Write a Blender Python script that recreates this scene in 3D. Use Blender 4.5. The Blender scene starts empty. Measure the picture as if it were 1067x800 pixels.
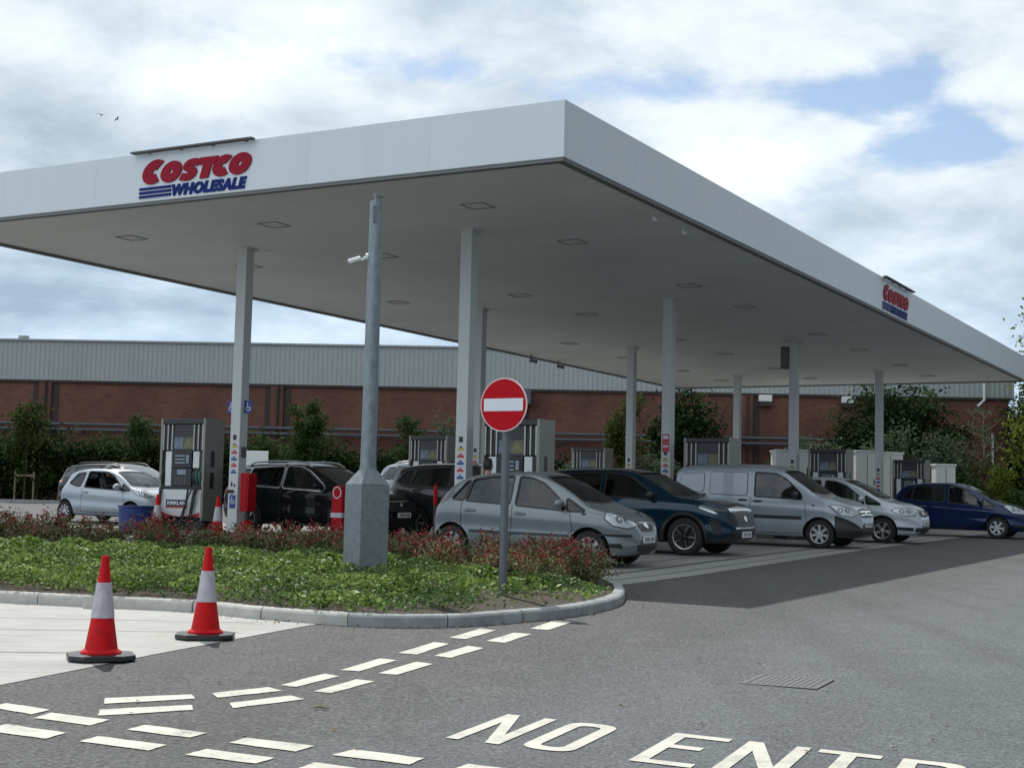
import bpy, bmesh, math, random
import numpy as np
from mathutils import Vector, Matrix
from mathutils.bvhtree import BVHTree
from mathutils.geometry import tessellate_polygon

SC = bpy.context.scene
COL = SC.collection
rad = math.radians
TH = 0.5101                      # bearing of the forecourt lanes
CT, ST = math.cos(TH), math.sin(TH)
P0 = (0.717, 22.181)             # plan position of the near canopy corner

def g(y):                        # the site rises gently away from the road
    if y < 45: return .021 * (y - 10.5)
    if y < 64: return .7245 + .0087 * (y - 45)
    return .8898

def W(u, v):                     # forecourt frame -> plan
    return (P0[0] + CT * u + ST * v, P0[1] - ST * u + CT * v)

# ------------------------------------------------------------------ materials
def new_mat(name):
    m = bpy.data.materials.new(name); m.use_nodes = True
    nt = m.node_tree
    return m, nt, nt.nodes['Principled BSDF']

def nd(nt, typ, **kw):
    n = nt.nodes.new(typ)
    for k, v in kw.items():
        if k.startswith('i_'): n.inputs[k[2:].replace('_', ' ')].default_value = v
        else: setattr(n, k, v)
    return n

def ramp(nt, stops, interp='LINEAR'):
    r = nt.nodes.new('ShaderNodeValToRGB'); r.color_ramp.interpolation = interp
    e = r.color_ramp.elements
    while len(e) < len(stops): e.new(.5)
    for k, (p, c) in enumerate(stops):
        e[k].position = p; e[k].color = (*c, 1) if len(c) == 3 else c
    return r

def c4(c): return (c[0], c[1], c[2], 1)

def mat(name, col, rough=.5, metal=0., coat=0., var=.0, vscale=6., spec=.5, bump=0., bscale=40., stretch=None):
    m, nt, p = new_mat(name)
    p.inputs['Base Color'].default_value = c4(col)
    p.inputs['Roughness'].default_value = rough
    p.inputs['Metallic'].default_value = metal
    p.inputs['Coat Weight'].default_value = coat
    p.inputs['Coat Roughness'].default_value = .06
    p.inputs['Specular IOR Level'].default_value = spec
    if var or bump:
        tc = nd(nt, 'ShaderNodeTexCoord')
        src = tc.outputs['Object']
        if stretch:
            mp = nd(nt, 'ShaderNodeMapping'); mp.inputs['Scale'].default_value = stretch
            nt.links.new(src, mp.inputs['Vector']); src = mp.outputs['Vector']
    if var:
        n = nd(nt, 'ShaderNodeTexNoise'); n.inputs['Scale'].default_value = vscale
        n.inputs['Detail'].default_value = 6.; n.inputs['Roughness'].default_value = .62
        nt.links.new(src, n.inputs['Vector'])
        a = tuple(max(0, x * (1 - var)) for x in col); b = tuple(min(1, x * (1 + var)) for x in col)
        r = ramp(nt, [(.3, a), (.7, b)])
        nt.links.new(n.outputs['Fac'], r.inputs['Fac']); nt.links.new(r.outputs['Color'], p.inputs['Base Color'])
        rr = ramp(nt, [(.3, (max(0, rough - .08),) * 3), (.7, (min(1, rough + .1),) * 3)])
        nt.links.new(n.outputs['Fac'], rr.inputs['Fac']); nt.links.new(rr.outputs['Color'], p.inputs['Roughness'])
    if bump:
        n2 = nd(nt, 'ShaderNodeTexNoise'); n2.inputs['Scale'].default_value = bscale; n2.inputs['Detail'].default_value = 4.
        nt.links.new(src, n2.inputs['Vector'])
        bp = nd(nt, 'ShaderNodeBump'); bp.inputs['Strength'].default_value = bump; bp.inputs['Distance'].default_value = .02
        nt.links.new(n2.outputs['Fac'], bp.inputs['Height']); nt.links.new(bp.outputs['Normal'], p.inputs['Normal'])
    return m

def paint(name, col, metal=.35):
    m = mat(name, col, rough=.36, metal=metal, coat=.85, var=.05, vscale=2.5, spec=.08)
    m.node_tree.nodes['Principled BSDF'].inputs['Coat Roughness'].default_value = .03
    return m

def glass_mat(name, tint=(.55, .6, .6), t=.5):
    m, nt, p = new_mat(name)
    nt.nodes.remove(p)
    out = nt.nodes['Material Output']
    tr = nd(nt, 'ShaderNodeBsdfTransparent'); tr.inputs['Color'].default_value = (tint[0] * t, tint[1] * t, tint[2] * t, 1)
    gl = nd(nt, 'ShaderNodeBsdfGlossy'); gl.inputs['Roughness'].default_value = .03; gl.inputs['Color'].default_value = (.95, .97, 1, 1)
    fr = nd(nt, 'ShaderNodeFresnel'); fr.inputs['IOR'].default_value = 1.62
    mx = nd(nt, 'ShaderNodeMixShader')
    nt.links.new(fr.outputs['Fac'], mx.inputs['Fac']); nt.links.new(tr.outputs['BSDF'], mx.inputs[1]); nt.links.new(gl.outputs['BSDF'], mx.inputs[2])
    nt.links.new(mx.outputs['Shader'], out.inputs['Surface'])
    return m

def leaf_mat(name, cols, trans=.3, rough=.8, spec=.04):
    m, nt, p = new_mat(name)
    out = nt.nodes['Material Output']
    ge = nd(nt, 'ShaderNodeNewGeometry')
    r = ramp(nt, [(i / max(1, len(cols) - 1), c) for i, c in enumerate(cols)])
    nt.links.new(ge.outputs['Random Per Island'], r.inputs['Fac'])
    nt.links.new(r.outputs['Color'], p.inputs['Base Color'])
    p.inputs['Roughness'].default_value = rough
    p.inputs['Specular IOR Level'].default_value = spec
    tl = nd(nt, 'ShaderNodeBsdfTranslucent')
    nt.links.new(r.outputs['Color'], tl.inputs['Color'])
    mx = nd(nt, 'ShaderNodeMixShader'); mx.inputs['Fac'].default_value = trans
    nt.links.new(p.outputs['BSDF'], mx.inputs[1]); nt.links.new(tl.outputs['BSDF'], mx.inputs[2])
    nt.links.new(mx.outputs['Shader'], out.inputs['Surface'])
    return m

M = {}
M['white_metal'] = mat('white_coated_metal', (.74, .75, .75), .35, var=.03, vscale=1.2)
M['fascia'] = mat('fascia_panel', (.655, .70, .735), .34, var=.035, vscale=1.3, stretch=(1, 1, .10))
M['soffit'] = mat('soffit_plank', (.82, .855, .85), .5, var=.07, vscale=.5)
M['soffit_trim'] = mat('dark_trim', (.16, .17, .17), .5)
M['column'] = mat('column_paint', (.62, .635, .63), .4, var=.05, vscale=2, stretch=(1, 1, .25))
M['galv'] = mat('galvanised_steel', (.215, .24, .255), .5, metal=.4, var=.2, vscale=14, bump=.1, bscale=60)
M['galv2'] = mat('galvanised_tube', (.215, .25, .27), .45, metal=.4, var=.24, vscale=16, stretch=(1, 1, .5))
M['grey_pole'] = mat('grey_pole_paint', (.13, .14, .15), .45, metal=.2, var=.1)
M['black'] = mat('black_plastic', (.012, .012, .013), .45)
M['rubber'] = mat('tyre_rubber', (.016, .016, .017), .8, var=.2, vscale=30)
M['dark'] = mat('dark_plastic', (.022, .023, .025), .4)
M['interior'] = mat('dark_upholstery', (.02, .02, .021), .8)
M['interior2'] = mat('dashboard_plastic', (.03, .03, .032), .6)
M['chrome'] = mat('chrome', (.75, .76, .78), .12, metal=1.)
M['alloy'] = mat('alloy_silver', (.5, .51, .53), .3, metal=.8, var=.05)
M['cover'] = mat('wheel_cover_silver', (.55, .56, .58), .35, metal=.45)
M['dark_alloy'] = mat('dark_alloy', (.03, .03, .033), .3, metal=.6)
M['headlamp'] = mat('headlamp_lens', (.44, .47, .49), .06, metal=.5, coat=1)
M['headlamp_dark'] = mat('headlamp_dark', (.06, .065, .07), .08, metal=.5, coat=1)
M['headlamp_mid'] = mat('headlamp_bowl', (.16, .17, .18), .1, metal=.7, coat=1)
M['lamp_white'] = mat('lamp_strip_glint_white', (.85, .87, .9), .15, coat=1)  # lamp strips, and the reflection painted along the bonnet edge
M['tail'] = mat('tail_lamp_red', (.42, .006, .008), .25, coat=.3, spec=.1)
M['amber'] = mat('amber_lens', (.55, .2, .06), .2, coat=1)
M['plate'] = mat('plate_white', (.72, .73, .74), .4)
M['plate_ink'] = mat('plate_ink', (.02, .02, .02), .6)
M['glass'] = glass_mat('car_glass', t=.7)
M['privacy'] = glass_mat('privacy_glass', t=.3)
M['red'] = mat('red_plastic', (.38, .005, .010), .45, var=.12, vscale=8, spec=.15)
M['sign_red'] = mat('sign_red', (.50, .004, .012), .5, spec=.12, var=.06, vscale=5)
M['sign_white'] = mat('sign_white', (.72, .76, .80), .35)
M['sign_rim'] = mat('sign_rim', (.78, .62, .62), .4)
M['logo_red'] = mat('logo_red', (.30, .006, .022), .5, spec=.15)
M['logo_blue'] = mat('logo_blue', (.005, .02, .16), .5, spec=.15)
M['blue'] = mat('blue_plastic', (.008, .03, .16), .35, var=.1)
M['blue_sign'] = mat('blue_sign', (.015, .04, .25), .4)
M['cone_red'] = mat('cone_orange_red', (.56, .008, .012), .5, var=.22, vscale=14, spec=.15)
M['cone_sleeve'] = mat('cone_reflective_sleeve', (.46, .43, .47), .4, var=.2, vscale=22)
M['silver_panel'] = mat('pump_silver', (.25, .243, .22), .42, metal=.3, var=.08, vscale=3)
M['pump_mast'] = mat('pump_mast_silver', (.42, .42, .40), .4, metal=.3)
M['pump_white'] = mat('pump_white', (.70, .71, .70), .35, var=.04)
M['pump_dark'] = mat('pump_dark', (.014, .015, .018), .35)
M['screen'] = mat('lit_screen_glass', (.22, .27, .33), .15)
M['poster'] = mat('pump_advert', (.13, .12, .05), .3, var=.6, vscale=5)
M['poster2'] = mat('pump_advert_blue', (.13, .16, .23), .3, var=.8, vscale=6)
M['green'] = mat('nozzle_green', (.02, .10, .06), .4)
M['cabinet'] = mat('white_cabinet', (.74, .75, .73), .45, var=.05, vscale=1.5)
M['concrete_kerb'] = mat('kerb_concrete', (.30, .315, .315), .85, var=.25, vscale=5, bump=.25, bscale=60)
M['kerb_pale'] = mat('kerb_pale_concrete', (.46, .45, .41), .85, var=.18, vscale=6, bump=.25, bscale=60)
M['bark'] = mat('bark', (.10, .075, .05), .9, var=.3, vscale=12, bump=.5, bscale=30)
M['pale_bark'] = mat('pale_twig', (.22, .17, .12), .85, var=.25, vscale=12)
M['stake'] = mat('timber_stake', (.26, .20, .14), .8, var=.2)
M['soil'] = mat('bed_soil', (.055, .040, .028), .95, var=.5, vscale=9, bump=.8, bscale=25)
M['light_frame'] = mat('light_frame', (.20, .20, .195), .5)
M['seam'] = mat('fascia_joint', (.58, .625, .66), .4)
M['line_paint'] = mat('road_paint', (.54, .53, .47), .75, var=.2, vscale=16, bump=.4, bscale=90)
M['pipe'] = mat('grey_pipe', (.09, .10, .115), .6)
M['skin'] = mat('skin', (.42, .24, .17), .5)
M['hair_black'] = mat('hair_black', (.012, .010, .010), .55)
M['hair_grey'] = mat('hair_grey', (.30, .26, .22), .6)
M['cloth_blue'] = mat('cloth_grey_blue', (.09, .12, .18), .85)
M['cloth_dark'] = mat('cloth_dark', (.025, .025, .03), .9)
M['stk_yellow'] = mat('sticker_yellow', (.5, .4, .05), .4)
M['stk_red'] = mat('sticker_red', (.5, .04, .06), .4)
M['stk_blue'] = mat('sticker_blue', (.02, .08, .30), .4)
M['stk_black'] = mat('sticker_black', (.012, .012, .012), .4)

def asphalt():
    m, nt, p = new_mat('asphalt'); L = nt.links.new
    tc = nd(nt, 'ShaderNodeTexCoord'); O = tc.outputs['Object']
    n1 = nd(nt, 'ShaderNodeTexNoise'); n1.inputs['Scale'].default_value = 30; n1.inputs['Detail'].default_value = 6.; n1.inputs['Roughness'].default_value = .72; L(O, n1.inputs['Vector'])
    n2 = nd(nt, 'ShaderNodeTexVoronoi'); n2.inputs['Scale'].default_value = 46; L(O, n2.inputs['Vector'])
    n3 = nd(nt, 'ShaderNodeTexNoise'); n3.inputs['Scale'].default_value = .35; n3.inputs['Detail'].default_value = 5.; n3.inputs['Roughness'].default_value = .6; L(O, n3.inputs['Vector'])
    # coarser, browner worn lane beside the bed, smoother blue-grey lane to the right
    sx = nd(nt, 'ShaderNodeSeparateXYZ'); L(O, sx.inputs[0])
    a = nd(nt, 'ShaderNodeMath', operation='MULTIPLY_ADD'); a.inputs[1].default_value = -.55; a.inputs[2].default_value = 0.
    L(sx.outputs['Y'], a.inputs[0])
    b = nd(nt, 'ShaderNodeMath', operation='ADD'); L(sx.outputs['X'], b.inputs[0]); L(a.outputs[0], b.inputs[1])
    c = nd(nt, 'ShaderNodeMath', operation='MULTIPLY_ADD'); c.inputs[1].default_value = 2.2; L(n3.outputs['Fac'], c.inputs[0]); L(b.outputs[0], c.inputs[2])
    mr = nd(nt, 'ShaderNodeMapRange'); mr.inputs['From Min'].default_value = -4.6; mr.inputs['From Max'].default_value = -3.2; L(c.outputs[0], mr.inputs['Value'])
    rA = ramp(nt, [(.34, (.032, .033, .034)), (.5, (.082, .083, .083)), (.66, (.185, .185, .182))])
    rB = ramp(nt, [(.30, (.062, .069, .073)), (.5, (.112, .123, .130)), (.72, (.215, .23, .238))])
    L(n1.outputs['Fac'], rA.inputs['Fac']); L(n1.outputs['Fac'], rB.inputs['Fac'])
    mx = nd(nt, 'ShaderNodeMix', data_type='RGBA'); L(mr.outputs['Result'], mx.inputs['Factor']); L(rA.outputs['Color'], mx.inputs[6]); L(rB.outputs['Color'], mx.inputs[7])
    # patchy tone
    n4 = nd(nt, 'ShaderNodeTexNoise'); n4.inputs['Scale'].default_value = 1.6; n4.inputs['Detail'].default_value = 7.; n4.inputs['Roughness'].default_value = .7; L(O, n4.inputs['Vector'])
    r4 = ramp(nt, [(.3, (.84, .84, .84)), (.72, (1.12, 1.12, 1.12))]); L(n4.outputs['Fac'], r4.inputs['Fac'])
    mu = nd(nt, 'ShaderNodeMix', data_type='RGBA', blend_type='MULTIPLY'); mu.inputs['Factor'].default_value = 1.; L(mx.outputs[2], mu.inputs[6]); L(r4.outputs['Color'], mu.inputs[7])
    # dark pores between stones
    rv = ramp(nt, [(.0, (1, 1, 1)), (.45, (1, 1, 1)), (.75, (.62, .62, .62))]); L(n2.outputs['Distance'], rv.inputs['Fac'])
    mv = nd(nt, 'ShaderNodeMix', data_type='RGBA', blend_type='MULTIPLY'); mv.inputs['Factor'].default_value = .8; L(mu.outputs[2], mv.inputs[6]); L(rv.outputs['Color'], mv.inputs[7])
    # tyre polished tracks and old drips
    mp = nd(nt, 'ShaderNodeMapping'); mp.inputs['Rotation'].default_value = (0, 0, -.62); mp.inputs['Scale'].default_value = (.9, .05, 1); L(O, mp.inputs['Vector'])
    n5 = nd(nt, 'ShaderNodeTexNoise'); n5.inputs['Scale'].default_value = 1.3; n5.inputs['Detail'].default_value = 3.; L(mp.outputs['Vector'], n5.inputs['Vector'])
    r5 = ramp(nt, [(.36, (.88, .88, .88)), (.5, (1, 1, 1)), (.66, (1.05, 1.05, 1.05))]); L(n5.outputs['Fac'], r5.inputs['Fac'])
    m5 = nd(nt, 'ShaderNodeMix', data_type='RGBA', blend_type='MULTIPLY'); m5.inputs['Factor'].default_value = 1.; L(mv.outputs[2], m5.inputs[6]); L(r5.outputs['Color'], m5.inputs[7])
    n6 = nd(nt, 'ShaderNodeTexVoronoi'); n6.inputs['Scale'].default_value = .9; n6.inputs['Randomness'].default_value = 1.; L(O, n6.inputs['Vector'])
    r6 = ramp(nt, [(.0, (.55, .55, .55)), (.035, (.62, .62, .62)), (.075, (1, 1, 1))]); L(n6.outputs['Distance'], r6.inputs['Fac'])
    m6 = nd(nt, 'ShaderNodeMix', data_type='RGBA', blend_type='MULTIPLY'); m6.inputs['Factor'].default_value = .7; L(m5.outputs[2], m6.inputs[6]); L(r6.outputs['Color'], m6.inputs[7])
    L(m6.outputs[2], p.inputs['Base Color'])
    p.inputs['Roughness'].default_value = .78; p.inputs['Specular IOR Level'].default_value = .35
    bp = nd(nt, 'ShaderNodeBump'); bp.inputs['Strength'].default_value = .75; bp.inputs['Distance'].default_value = .012
    ad = nd(nt, 'ShaderNodeMath', operation='SUBTRACT'); L(n1.outputs['Fac'], ad.inputs[0]); L(n2.outputs['Distance'], ad.inputs[1])
    L(ad.outputs[0], bp.inputs['Height']); L(bp.outputs['Normal'], p.inputs['Normal'])
    return m

def road_paint():
    m, nt, p = new_mat('road_paint'); L = nt.links.new
    tc = nd(nt, 'ShaderNodeTexCoord'); O = tc.outputs['Object']
    n1 = nd(nt, 'ShaderNodeTexNoise'); n1.inputs['Scale'].default_value = 55; n1.inputs['Detail'].default_value = 6.; n1.inputs['Roughness'].default_value = .7; L(O, n1.inputs['Vector'])
    n2 = nd(nt, 'ShaderNodeTexNoise'); n2.inputs['Scale'].default_value = 5; n2.inputs['Detail'].default_value = 5.; L(O, n2.inputs['Vector'])
    ad = nd(nt, 'ShaderNodeMath', operation='ADD'); L(n1.outputs['Fac'], ad.inputs[0]); L(n2.outputs['Fac'], ad.inputs[1])
    r = ramp(nt, [(.33, (.16, .16, .15)), (.39, (.42, .41, .36)), (.50, (.56, .545, .47)), (.68, (.62, .605, .53))])
    hf = nd(nt, 'ShaderNodeMath', operation='MULTIPLY'); hf.inputs[1].default_value = .5; L(ad.outputs[0], hf.inputs[0]); L(hf.outputs[0], r.inputs['Fac'])
    L(r.outputs['Color'], p.inputs['Base Color']); p.inputs['Roughness'].default_value = .75
    bp = nd(nt, 'ShaderNodeBump'); bp.inputs['Strength'].default_value = .4; bp.inputs['Distance'].default_value = .01; L(n1.outputs['Fac'], bp.inputs['Height']); L(bp.outputs['Normal'], p.inputs['Normal'])
    return m

def concrete(k=1., name='brushed_concrete'):
    m, nt, p = new_mat(name); L = nt.links.new
    tc = nd(nt, 'ShaderNodeTexCoord'); O = tc.outputs['Object']
    mp = nd(nt, 'ShaderNodeMapping'); mp.inputs['Rotation'].default_value = (0, 0, .25); mp.inputs['Scale'].default_value = (1.1, 26, 1); L(O, mp.inputs['Vector'])
    n1 = nd(nt, 'ShaderNodeTexNoise'); n1.inputs['Scale'].default_value = 1.; n1.inputs['Detail'].default_value = 5.; n1.inputs['Roughness'].default_value = .7; L(mp.outputs['Vector'], n1.inputs['Vector'])
    n2 = nd(nt, 'ShaderNodeTexNoise'); n2.inputs['Scale'].default_value = .8; n2.inputs['Detail'].default_value = 7.; n2.inputs['Roughness'].default_value = .65; L(O, n2.inputs['Vector'])
    r1 = ramp(nt, [(.28, (.27, .262, .24)), (.5, (.42, .412, .385)), (.72, (.51, .50, .47))]); L(n1.outputs['Fac'], r1.inputs['Fac'])
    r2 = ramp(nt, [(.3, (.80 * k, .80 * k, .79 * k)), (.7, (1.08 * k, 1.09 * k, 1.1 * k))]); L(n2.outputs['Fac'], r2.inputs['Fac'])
    mu = nd(nt, 'ShaderNodeMix', data_type='RGBA', blend_type='MULTIPLY'); mu.inputs['Factor'].default_value = 1.; L(r1.outputs['Color'], mu.inputs[6]); L(r2.outputs['Color'], mu.inputs[7])
    L(mu.outputs[2], p.inputs['Base Color']); p.inputs['Roughness'].default_value = .85
    bp = nd(nt, 'ShaderNodeBump'); bp.inputs['Strength'].default_value = .35; bp.inputs['Distance'].default_value = .01
    L(n1.outputs['Fac'], bp.inputs['Height']); L(bp.outputs['Normal'], p.inputs['Normal'])
    return m

def brick():
    m, nt, p = new_mat('dark_red_brick'); L = nt.links.new
    tc = nd(nt, 'ShaderNodeTexCoord')
    sx = nd(nt, 'ShaderNodeSeparateXYZ'); L(tc.outputs['Object'], sx.inputs[0])
    cb = nd(nt, 'ShaderNodeCombineXYZ'); L(sx.outputs['X'], cb.inputs['X']); L(sx.outputs['Z'], cb.inputs['Y'])
    bt = nd(nt, 'ShaderNodeTexBrick'); bt.inputs['Scale'].default_value = 1.
    bt.inputs['Brick Width'].default_value = .225; bt.inputs['Row Height'].default_value = .075; bt.inputs['Mortar Size'].default_value = .006
    bt.inputs['Color1'].default_value = (.20, .070, .048, 1); bt.inputs['Color2'].default_value = (.13, .050, .037, 1); bt.inputs['Mortar'].default_value = (.13, .10, .085, 1)
    L(cb.outputs[0], bt.inputs['Vector'])
    n = nd(nt, 'ShaderNodeTexNoise'); n.inputs['Scale'].default_value = .5; n.inputs['Detail'].default_value = 6.; L(tc.outputs['Object'], n.inputs['Vector'])
    r = ramp(nt, [(.3, (.72, .72, .74)), (.7, (1.12, 1.1, 1.08))]); L(n.outputs['Fac'], r.inputs['Fac'])
    mu = nd(nt, 'ShaderNodeMix', data_type='RGBA', blend_type='MULTIPLY'); mu.inputs['Factor'].default_value = 1.; L(bt.outputs['Color'], mu.inputs[6]); L(r.outputs['Color'], mu.inputs[7])
    L(mu.outputs[2], p.inputs['Base Color']); p.inputs['Roughness'].default_value = .9
    return m

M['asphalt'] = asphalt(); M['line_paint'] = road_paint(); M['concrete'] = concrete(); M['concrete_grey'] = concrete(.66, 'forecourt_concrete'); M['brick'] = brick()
M['cladding'] = mat('ribbed_cladding', (.33, .35, .35), .45, metal=.0, var=.06, vscale=.35)
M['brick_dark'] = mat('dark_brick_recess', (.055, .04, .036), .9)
M['joint'] = mat('joint_dark', (.07, .07, .068), .8)
M['channel'] = mat('drain_channel', (.085, .087, .088), .7, var=.2, vscale=20)
M['iron'] = mat('cast_iron', (.12, .125, .126), .75, metal=.0, var=.25, vscale=20)
M['leaf_cover'] = leaf_mat('ground_cover_leaf', [(.045, .085, .018), (.11, .185, .034), (.19, .285, .062), (.31, .40, .13)], .36, rough=.5, spec=.16)
M['leaf_cover_dark'] = leaf_mat('ground_cover_dark_leaf', [(.035, .072, .02), (.08, .15, .034), (.15, .225, .065)], .32, rough=.5, spec=.16)
M['leaf_photinia'] = leaf_mat('shrub_green_leaf', [(.05, .065, .025), (.12, .15, .055), (.24, .26, .12), (.30, .27, .17), (.16, .08, .055)], .3)
M['leaf_red'] = leaf_mat('shrub_red_leaf', [(.12, .018, .022), (.28, .036, .044), (.50, .17, .17)], .3)
M['leaf_dark'] = leaf_mat('hedge_dark_leaf', [(.010, .022, .010), (.021, .042, .016), (.040, .066, .024)], .2)
M['leaf_mid'] = leaf_mat('bush_mid_leaf', [(.026, .045, .016), (.05, .085, .026), (.085, .125, .04)], .28)
M['leaf_grey'] = leaf_mat('bush_grey_green_leaf', [(.05, .075, .045), (.09, .125, .075), (.15, .19, .115)], .28)
M['leaf_litter'] = leaf_mat('leaf_litter', [(.05, .035, .02), (.12, .085, .045), (.20, .16, .09)], .1)
M['leaf_olive'] = leaf_mat('bush_olive_leaf', [(.028, .045, .012), (.055, .08, .02), (.10, .115, .032)], .25)
M['leaf_yellow'] = leaf_mat('bush_yellow_green_leaf', [(.07, .10, .016), (.13, .17, .028), (.20, .23, .05)], .35)

# ------------------------------------------------------------------ mesh helpers
def link(o, parent=None):
    COL.objects.link(o)
    if parent is not None: o.parent = parent
    return o

def sharp(me, deg=35):
    me.polygons.foreach_set('use_smooth', [True] * len(me.polygons))
    me.set_sharp_from_angle(angle=rad(deg))

class MB:
    def __init__(s): s.v = []; s.f = []; s.m = []
    def add(s, vs, fs, m=0):
        b = len(s.v); s.v += [tuple(p) for p in vs]
        for f in fs: s.f.append([b + i for i in f]); s.m.append(m)
    def box(s, x0, x1, y0, y1, z0, z1, m=0):
        s.add([(x0, y0, z0), (x1, y0, z0), (x1, y1, z0), (x0, y1, z0), (x0, y0, z1), (x1, y0, z1), (x1, y1, z1), (x0, y1, z1)],
              [(0, 3, 2, 1), (4, 5, 6, 7), (0, 1, 5, 4), (1, 2, 6, 5), (2, 3, 7, 6), (3, 0, 4, 7)], m)
        return s
    def obox(s, c, sz, rot=None, m=0):
        R = rot or Matrix.Identity(3); c = Vector(c)
        vs = [c + R @ Vector((sx * sz[0] / 2, sy * sz[1] / 2, sz_ * sz[2] / 2)) for sx in (-1, 1) for sy in (-1, 1) for sz_ in (-1, 1)]
        s.add(vs, [(0, 1, 3, 2), (4, 6, 7, 5), (0, 4, 5, 1), (2, 3, 7, 6), (0, 2, 6, 4), (1, 5, 7, 3)], m); return s
    def tube(s, pts, r, n=8, m=0, cap=True):
        pts = [Vector(p) for p in pts]; rs = r if isinstance(r, (list, tuple)) else [r] * len(pts)
        rings = []
        up = None
        for i, p in enumerate(pts):
            t = (pts[min(i + 1, len(pts) - 1)] - pts[max(i - 1, 0)]).normalized()
            if up is None:
                up = Vector((1, 0, 0)) if abs(t.z) > .7 else Vector((0, 0, 1))
            a = (up - t * up.dot(t)).normalized(); b = t.cross(a); up = a
            rings.append([p + (a * math.cos(2 * math.pi * k / n) + b * math.sin(2 * math.pi * k / n)) * rs[i] for k in range(n)])
        vs = [q for rg in rings for q in rg]; fs = []
        for i in range(len(pts) - 1):
            for k in range(n):
                fs.append((i * n + k, i * n + (k + 1) % n, (i + 1) * n + (k + 1) % n, (i + 1) * n + k))
        if cap: fs.append(tuple(range(n - 1, -1, -1))); fs.append(tuple((len(pts) - 1) * n + k for k in range(n)))
        s.add(vs, fs, m); return s
    def lathe(s, prof, n=24, axis='z', o=(0, 0, 0), m=0, closed=False):
        vs = []; fs = []; k = len(prof)
        for i in range(n):
            a = 2 * math.pi * i / n; ca, sa = math.cos(a), math.sin(a)
            for (r, h) in prof:
                p = (r * ca, r * sa, h) if axis == 'z' else (r * ca, h, r * sa)
                vs.append((p[0] + o[0], p[1] + o[1], p[2] + o[2]))
        kk = k if closed else k - 1
        for i in range(n):
            j = (i + 1) % n
            for q in range(kk):
                q2 = (q + 1) % k
                fs.append((i * k + q, j * k + q, j * k + q2, i * k + q2))
        s.add(vs, fs, m); return s
    def prism(s, poly, mapf, d0, d1, m=0):
        """poly: 2D outline; mapf(a,b,d) -> point; extruded from d0 to d1"""
        n = len(poly); vs = [mapf(a, b, d0) for a, b in poly] + [mapf(a, b, d1) for a, b in poly]
        tri = tessellate_polygon([[Vector((a, b, 0)) for a, b in poly]])
        fs = [tuple(t) for t in tri] + [tuple(n + i for i in reversed(t)) for t in tri]
        fs += [(i, (i + 1) % n, n + (i + 1) % n, n + i) for i in range(n)]
        s.add(vs, fs, m); return s
    def build(s, name, mats, parent=None, smooth=None, bevel=0, loc=None, fixn=True):
        me = bpy.data.meshes.new(name); me.from_pydata(s.v, [], s.f)
        for mm in (mats if isinstance(mats, (list, tuple)) else [mats]): me.materials.append(mm)
        if any(s.m): me.polygons.foreach_set('material_index', s.m)
        if fixn:
            bm = bmesh.new(); bm.from_mesh(me); bmesh.ops.recalc_face_normals(bm, faces=bm.faces); bm.to_mesh(me); bm.free()
        if smooth: sharp(me, smooth)
        o = bpy.data.objects.new(name, me); link(o, parent)
        if loc: o.location = loc
        if bevel:
            b = o.modifiers.new('bevel', 'BEVEL'); b.width = bevel; b.segments = 2; b.limit_method = 'ANGLE'; b.angle_limit = rad(50)
            b.harden_normals = False
        return o

def tag(o, label=None, cat=None, group=None, kind=None):
    if label: o['label'] = label
    if cat: o['category'] = cat
    if group: o['group'] = group
    if kind: o['kind'] = kind
    return o

def thing(name, label, cat, loc=(0, 0, 0), rz=0, group=None):
    o = bpy.data.objects.new(name, None); o.empty_display_size = .2; link(o)
    o.location = loc; o.rotation_euler = (0, 0, rz)
    return tag(o, label, cat, group)

def kids(o, table={}):
    return [c for c in bpy.data.objects if c.parent == o]

def copy_tree(o, parent=None, tab=None):
    if tab is None:
        tab = {}
        for c in bpy.data.objects:
            if c.parent: tab.setdefault(c.parent.name, []).append(c)
    c = o.copy(); COL.objects.link(c)
    if parent is not None: c.parent = parent
    for ch in tab.get(o.name, []): copy_tree(ch, c, tab)
    return c

def quads(name, V, mats, parent=None, mi=None):
    """V: (N,4,3) array of separate quads"""
    n = len(V); me = bpy.data.meshes.new(name)
    me.vertices.add(n * 4); me.vertices.foreach_set('co', np.asarray(V, np.float32).reshape(-1))
    me.loops.add(n * 4); me.loops.foreach_set('vertex_index', np.arange(n * 4, dtype=np.int32))
    me.polygons.add(n); me.polygons.foreach_set('loop_start', np.arange(0, n * 4, 4, dtype=np.int32))
    for mm in (mats if isinstance(mats, (list, tuple)) else [mats]): me.materials.append(mm)
    if mi is not None: me.polygons.foreach_set('material_index', np.asarray(mi, np.int32))
    me.update(calc_edges=True); me.validate()
    o = bpy.data.objects.new(name, me); link(o, parent); return o

def leaves(P, size, rng, up=.3, aspect=.5):
    """leaf shaped quads at points P, loosely facing outwards/upwards"""
    n = len(P); d = rng.normal(size=(n, 3)); d /= np.linalg.norm(d, axis=1)[:, None]
    nrm = rng.normal(size=(n, 3)); nrm[:, 2] = np.abs(nrm[:, 2]) + up
    nrm /= np.linalg.norm(nrm, axis=1)[:, None]
    t = np.cross(nrm, d); t /= np.linalg.norm(t, axis=1)[:, None] + 1e-9
    b = np.cross(nrm, t)
    s = size * rng.uniform(.6, 1.25, n)[:, None]
    a = P - t * s * .5; c = P + t * s * .5
    l = P + b * s * aspect * .5 - t * s * .06 + nrm * s * .1; r = P - b * s * aspect * .5 - t * s * .06 + nrm * s * .1
    return np.stack([a, l, c, r], 1)

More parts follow.
